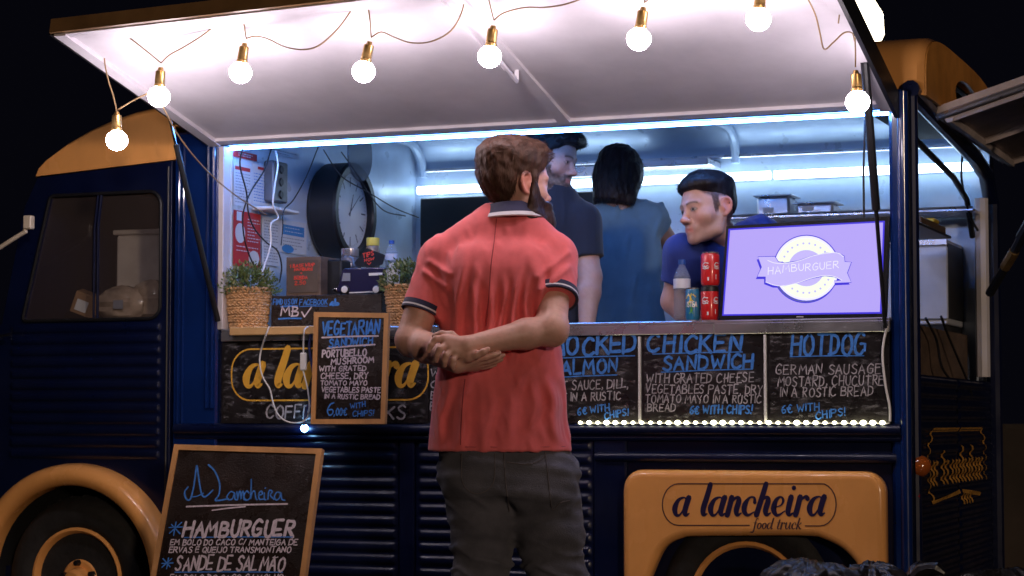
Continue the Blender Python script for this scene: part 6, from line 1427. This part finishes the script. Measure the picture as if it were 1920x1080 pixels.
tee(p2, 'shirt', BLK, [(.90, -.035, .02, .165, .125), (1.05, -.04, .02, .162, .122), (1.2, -.045, .02, .170, .128), (1.34, -.045, .02, .172, .118), (1.42, -.035, .01, .13, .09), (1.47, -.03, .01, .08, .07)],
    [(SL_, SL_+(EL_-SL_)*.66, .068, .062), (SR_, SR_+(ER_-SR_)*.68, .066, .062)], [(P(1015, 350, -.02), P(1012, 395, .0), .062, .066)], .88, 1.56, caps=[(P(1000, 400, .02), SL_, .07, .062, .03), (P(1030, 400, .02), SR_, .07, .06, .03)])
TRS = mat('black trousers', (.012, .012, .014), .8, var=.2)
def trousers(par, hx=0.0, zt=.95, hipw=.165):
    F = Field(axis((hx-.24, hx+.24, .008)), axis((-.18, .2, .008)), axis((.05, zt+.03, .008))); F.loft([(.76, hx, .03, hipw, .12), (.86, hx, .03, hipw+.005, .125), (zt, hx, .03, hipw-.015, .11)], .03)
    for s in (-1, 1): F.cap((hx+s*.085, .03, .80), (hx+s*.09, .03, .45), .095, .075, .03); F.cap((hx+s*.09, .03, .45), (hx+s*.09, .04, .09), .075, .058, .03)
    V, Q = F.extract(1); return np_mesh('trousers', V, Q, TRS, par)
trousers(p2, -.03)

# woman with dark bobbed hair, back turned
f = Fr(1172, .95, .4); P = f.p
p3 = thing('person', 'woman with a dark bob and slate blue top, her back turned, working inside', 'person', f.base, rz=YAW)
HM, HT = rot(-38, -12, 3), P(1163, 333, .0)
SL_, SR_ = P(1128, 410, .0), P(1226, 408, .0); EL_, ER_ = P(1125, 500, .12), P(1262, 465, .14); WL_, WR_ = P(1150, 520, .32), P(1225, 505, .33)
F = Field(axis((-.30, .30, .005)), axis((-.22, .46, .005)), axis((0, .85, .014), (.85, 1.35, .008), (1.35, 1.70, .0035)))
F.loft([(.75, .0, .02, .15, .10), (.95, .01, .02, .13, .09), (1.2, .0, .02, .14, .09), (1.30, .0, .02, .13, .08), (1.37, -.01, .01, .08, .06)], .03)
F.cap(P(1160, 378, .0), HT, .047, .045, .03); F.cap(P(1160, 378, .0), P(1165, 405, .01), .046, .06, .03); head_sdf(F, HM, HT, .96)
for a, b_, c, s in ((SL_, EL_, WL_, -1), (SR_, ER_, WR_, 1)):
    F.cap(a, b_, .042, .036, .02); q = b_+(c-b_)*.3; F.cap(b_, q, .036, .036, .02); F.cap(q, c, .036, .024, .02); hand(F, c, (-.1*s, .8, -.4), (-.1*s, -.4, -.8), s, .4, sc=.9)
for s in (-1, 1): F.cap((s*.08, .03, .8), (s*.08, .03, .08), .07, .04, .02); F.cap((s*.08, .03, .04), (s*.09, .19, .035), .034, .03, .02)
V, Q = F.extract(1); np_mesh('body', V, Q, SKIN, p3, skin_color(V, HM, HT, (.52, .32, .25), .96, seed=7))
def reg_bob(H):
    x, y, z = np.abs(H[:, 0]), H[:, 1], H[:, 2]; zl = np.interp(y, [-.14, -.05, .01, .04, .055, .07, .12], [-.118, -.122, -.118, -.105, .03, .062, .07]); return (zl-z)*.8
def bob_x(F):
    F.cap((0, -.045, -.02), (0, -.030, -.10), .072, .066, .03)
    for s in (-1, 1): F.cap((s*.058, .0, .01), (s*.058, -.004, -.10), .032, .026, .03)
hair_mesh('hair', p3, HM, HT, .98, (.020, .012, .012), reg_bob, lambda H: .010+.006*ss(H[:, 2], .03, .1), lambda p: np.stack([p[:, 0]*1.5, np.where(p[:, 2] > .08, -.3, -.05), -1+0*p[:, 0]], 1), 2200, .035, 31, lift=.06, xtra=bob_x)
SLB = clothm('slate blue top cloth', (.12, .23, .34))
tee(p3, 'top', SLB, [(.88, .01, .02, .165, .125), (1.0, .005, .02, .152, .118), (1.12, .0, .02, .148, .112), (1.22, .0, .02, .150, .11), (1.32, .0, .015, .138, .092), (1.37, -.005, .01, .10, .074), (1.40, -.01, .01, .065, .058)],
    [(SL_, SL_+(EL_-SL_)*.28, .054, .050), (SR_, SR_+(ER_-SR_)*.28, .054, .050)], [(P(1160, 366, -.02), P(1162, 385, .0), .050, .056)], .86, 1.46, .008, 5, caps=[(P(1155, 394, .01), SL_, .050, .050, .03), (P(1175, 394, .01), SR_, .050, .050, .03)])
trousers(p3, .01, .92)

# young man leaning over the counter
f = Fr(1345, .30, .4); P = f.p
p4 = thing('person', 'young man with a dark quiff and royal blue T-shirt leaning over the counter, facing left', 'person', f.base, rz=YAW)
HM, HT = rot(121, -5, 6), P(1331, 395, -.16)
SR_, SL_ = P(1283, 478, -.10), P(1418, 452, .04); ER_, EL_ = P(1264, 566, -.06), P(1435, 560, -.06); WR_, WL_ = P(1330, 622, -.12), P(1400, 618, -.14)
F = Field(axis((-.26, .36, .0042)), axis((-.36, .34, .0042)), axis((0, .80, .014), (.80, 1.25, .006), (1.25, 1.38, .004), (1.38, 1.76, .0026)))
hip = np.array([.10, .12, .86]); ch = P(1375, 520, .0)
F.cap(hip, ch, .12, .12, .04); F.cap(P(1310, 500, -.06), P(1410, 480, .03), .075, .08, .04)
nk = P(1362, 455, -.05); F.cap(nk, HT+np.array([.018, .02, -.03]), .058, .050, .03); head_sdf(F, HM, HT, 1.05)
for a, b_, c, s in ((SL_, EL_, WL_, 1), (SR_, ER_, WR_, -1)):
    F.cap(a, b_, .05, .043, .02); q = b_+(c-b_)*.3; F.cap(b_, q, .043, .043, .02); F.cap(q, c, .043, .029, .02); hand(F, c, (-.2*s, -.1, .0), (0, 0, -1), -s, .25)
for s in (-1, 1): F.cap((s*.08+.09, .13, .82), (s*.09+.09, .13, .08), .075, .04, .02); F.cap((s*.09+.09, .13, .04), (s*.1+.07, -.02, .035), .036, .034, .02)
V, Q = F.extract(1); np_mesh('body', V, Q, SKIN, p4, skin_color(V, HM, HT, (.60, .35, .29), 1.05, beard=.28, stub=(.10, .06, .05), seed=9, scalp=reg_std, scol=(.035, .022, .02)))
def reg_top(H):
    y, z = H[:, 1], H[:, 2]; zl = np.interp(y, [-.13, -.07, -.02, .03, .055, .07, .12], [-.01, .015, .050, .055, .058, .066, .072]); return (zl-z)*.8
def reg_p4(H):
    y, z = H[:, 1], H[:, 2]; zl = np.interp(y, [-.13, -.08, -.055, -.03, .006, .03, .05, .07, .12], [-.030, -.025, -.005, .034, .042, .046, .054, .066, .072]); return (zl-z)*.8
hair_mesh('hair', p4, HM, HT, 1.05, (.012, .009, .011), reg_p4, lambda H: .0012+.019*ss(H[:, 2], .044, .100)+.009*ss(H[:, 1], -.02, .05)*ss(H[:, 2], .05, .08)*(1-.6*ss(H[:, 1], .065, .10)), lambda p: np.stack([p[:, 0]*2+.2, np.where(p[:, 2] > .065, .8, -.15), np.where(p[:, 2] > .065, .35, -1.)], 1), 2600, .014, 41, lift=.10, nz=.4)
RBL = clothm('royal blue T-shirt cloth', (.012, .030, .20))
tee(p4, 'shirt', RBL, None, [(SL_, SL_+(EL_-SL_)*.6, .072, .066), (SR_, SR_+(ER_-SR_)*.62, .070, .062)], [(nk+np.array([-.03, -.03, .05]), nk+np.array([.0, -.01, .01]), .062, .066)], .84, 1.42, .005, 8, (-.26, .36), (-.30, .34),
    caps=[(hip, ch, .135, .140, .04), (P(1310, 500, -.06), P(1410, 484, .03), .088, .092, .04), (P(1362, 480, -.03), P(1428, 446, .06), .075, .080, .04), (P(1352, 485, -.05), SR_, .07, .066, .04), (hip, hip+np.array([0, .0, .05]), .14, .14, .03)])
F = None
trousers(p4, .09, .90)
for o in p4.children:
    if o.name.startswith('trousers'): o.location = (0, .10, 0)
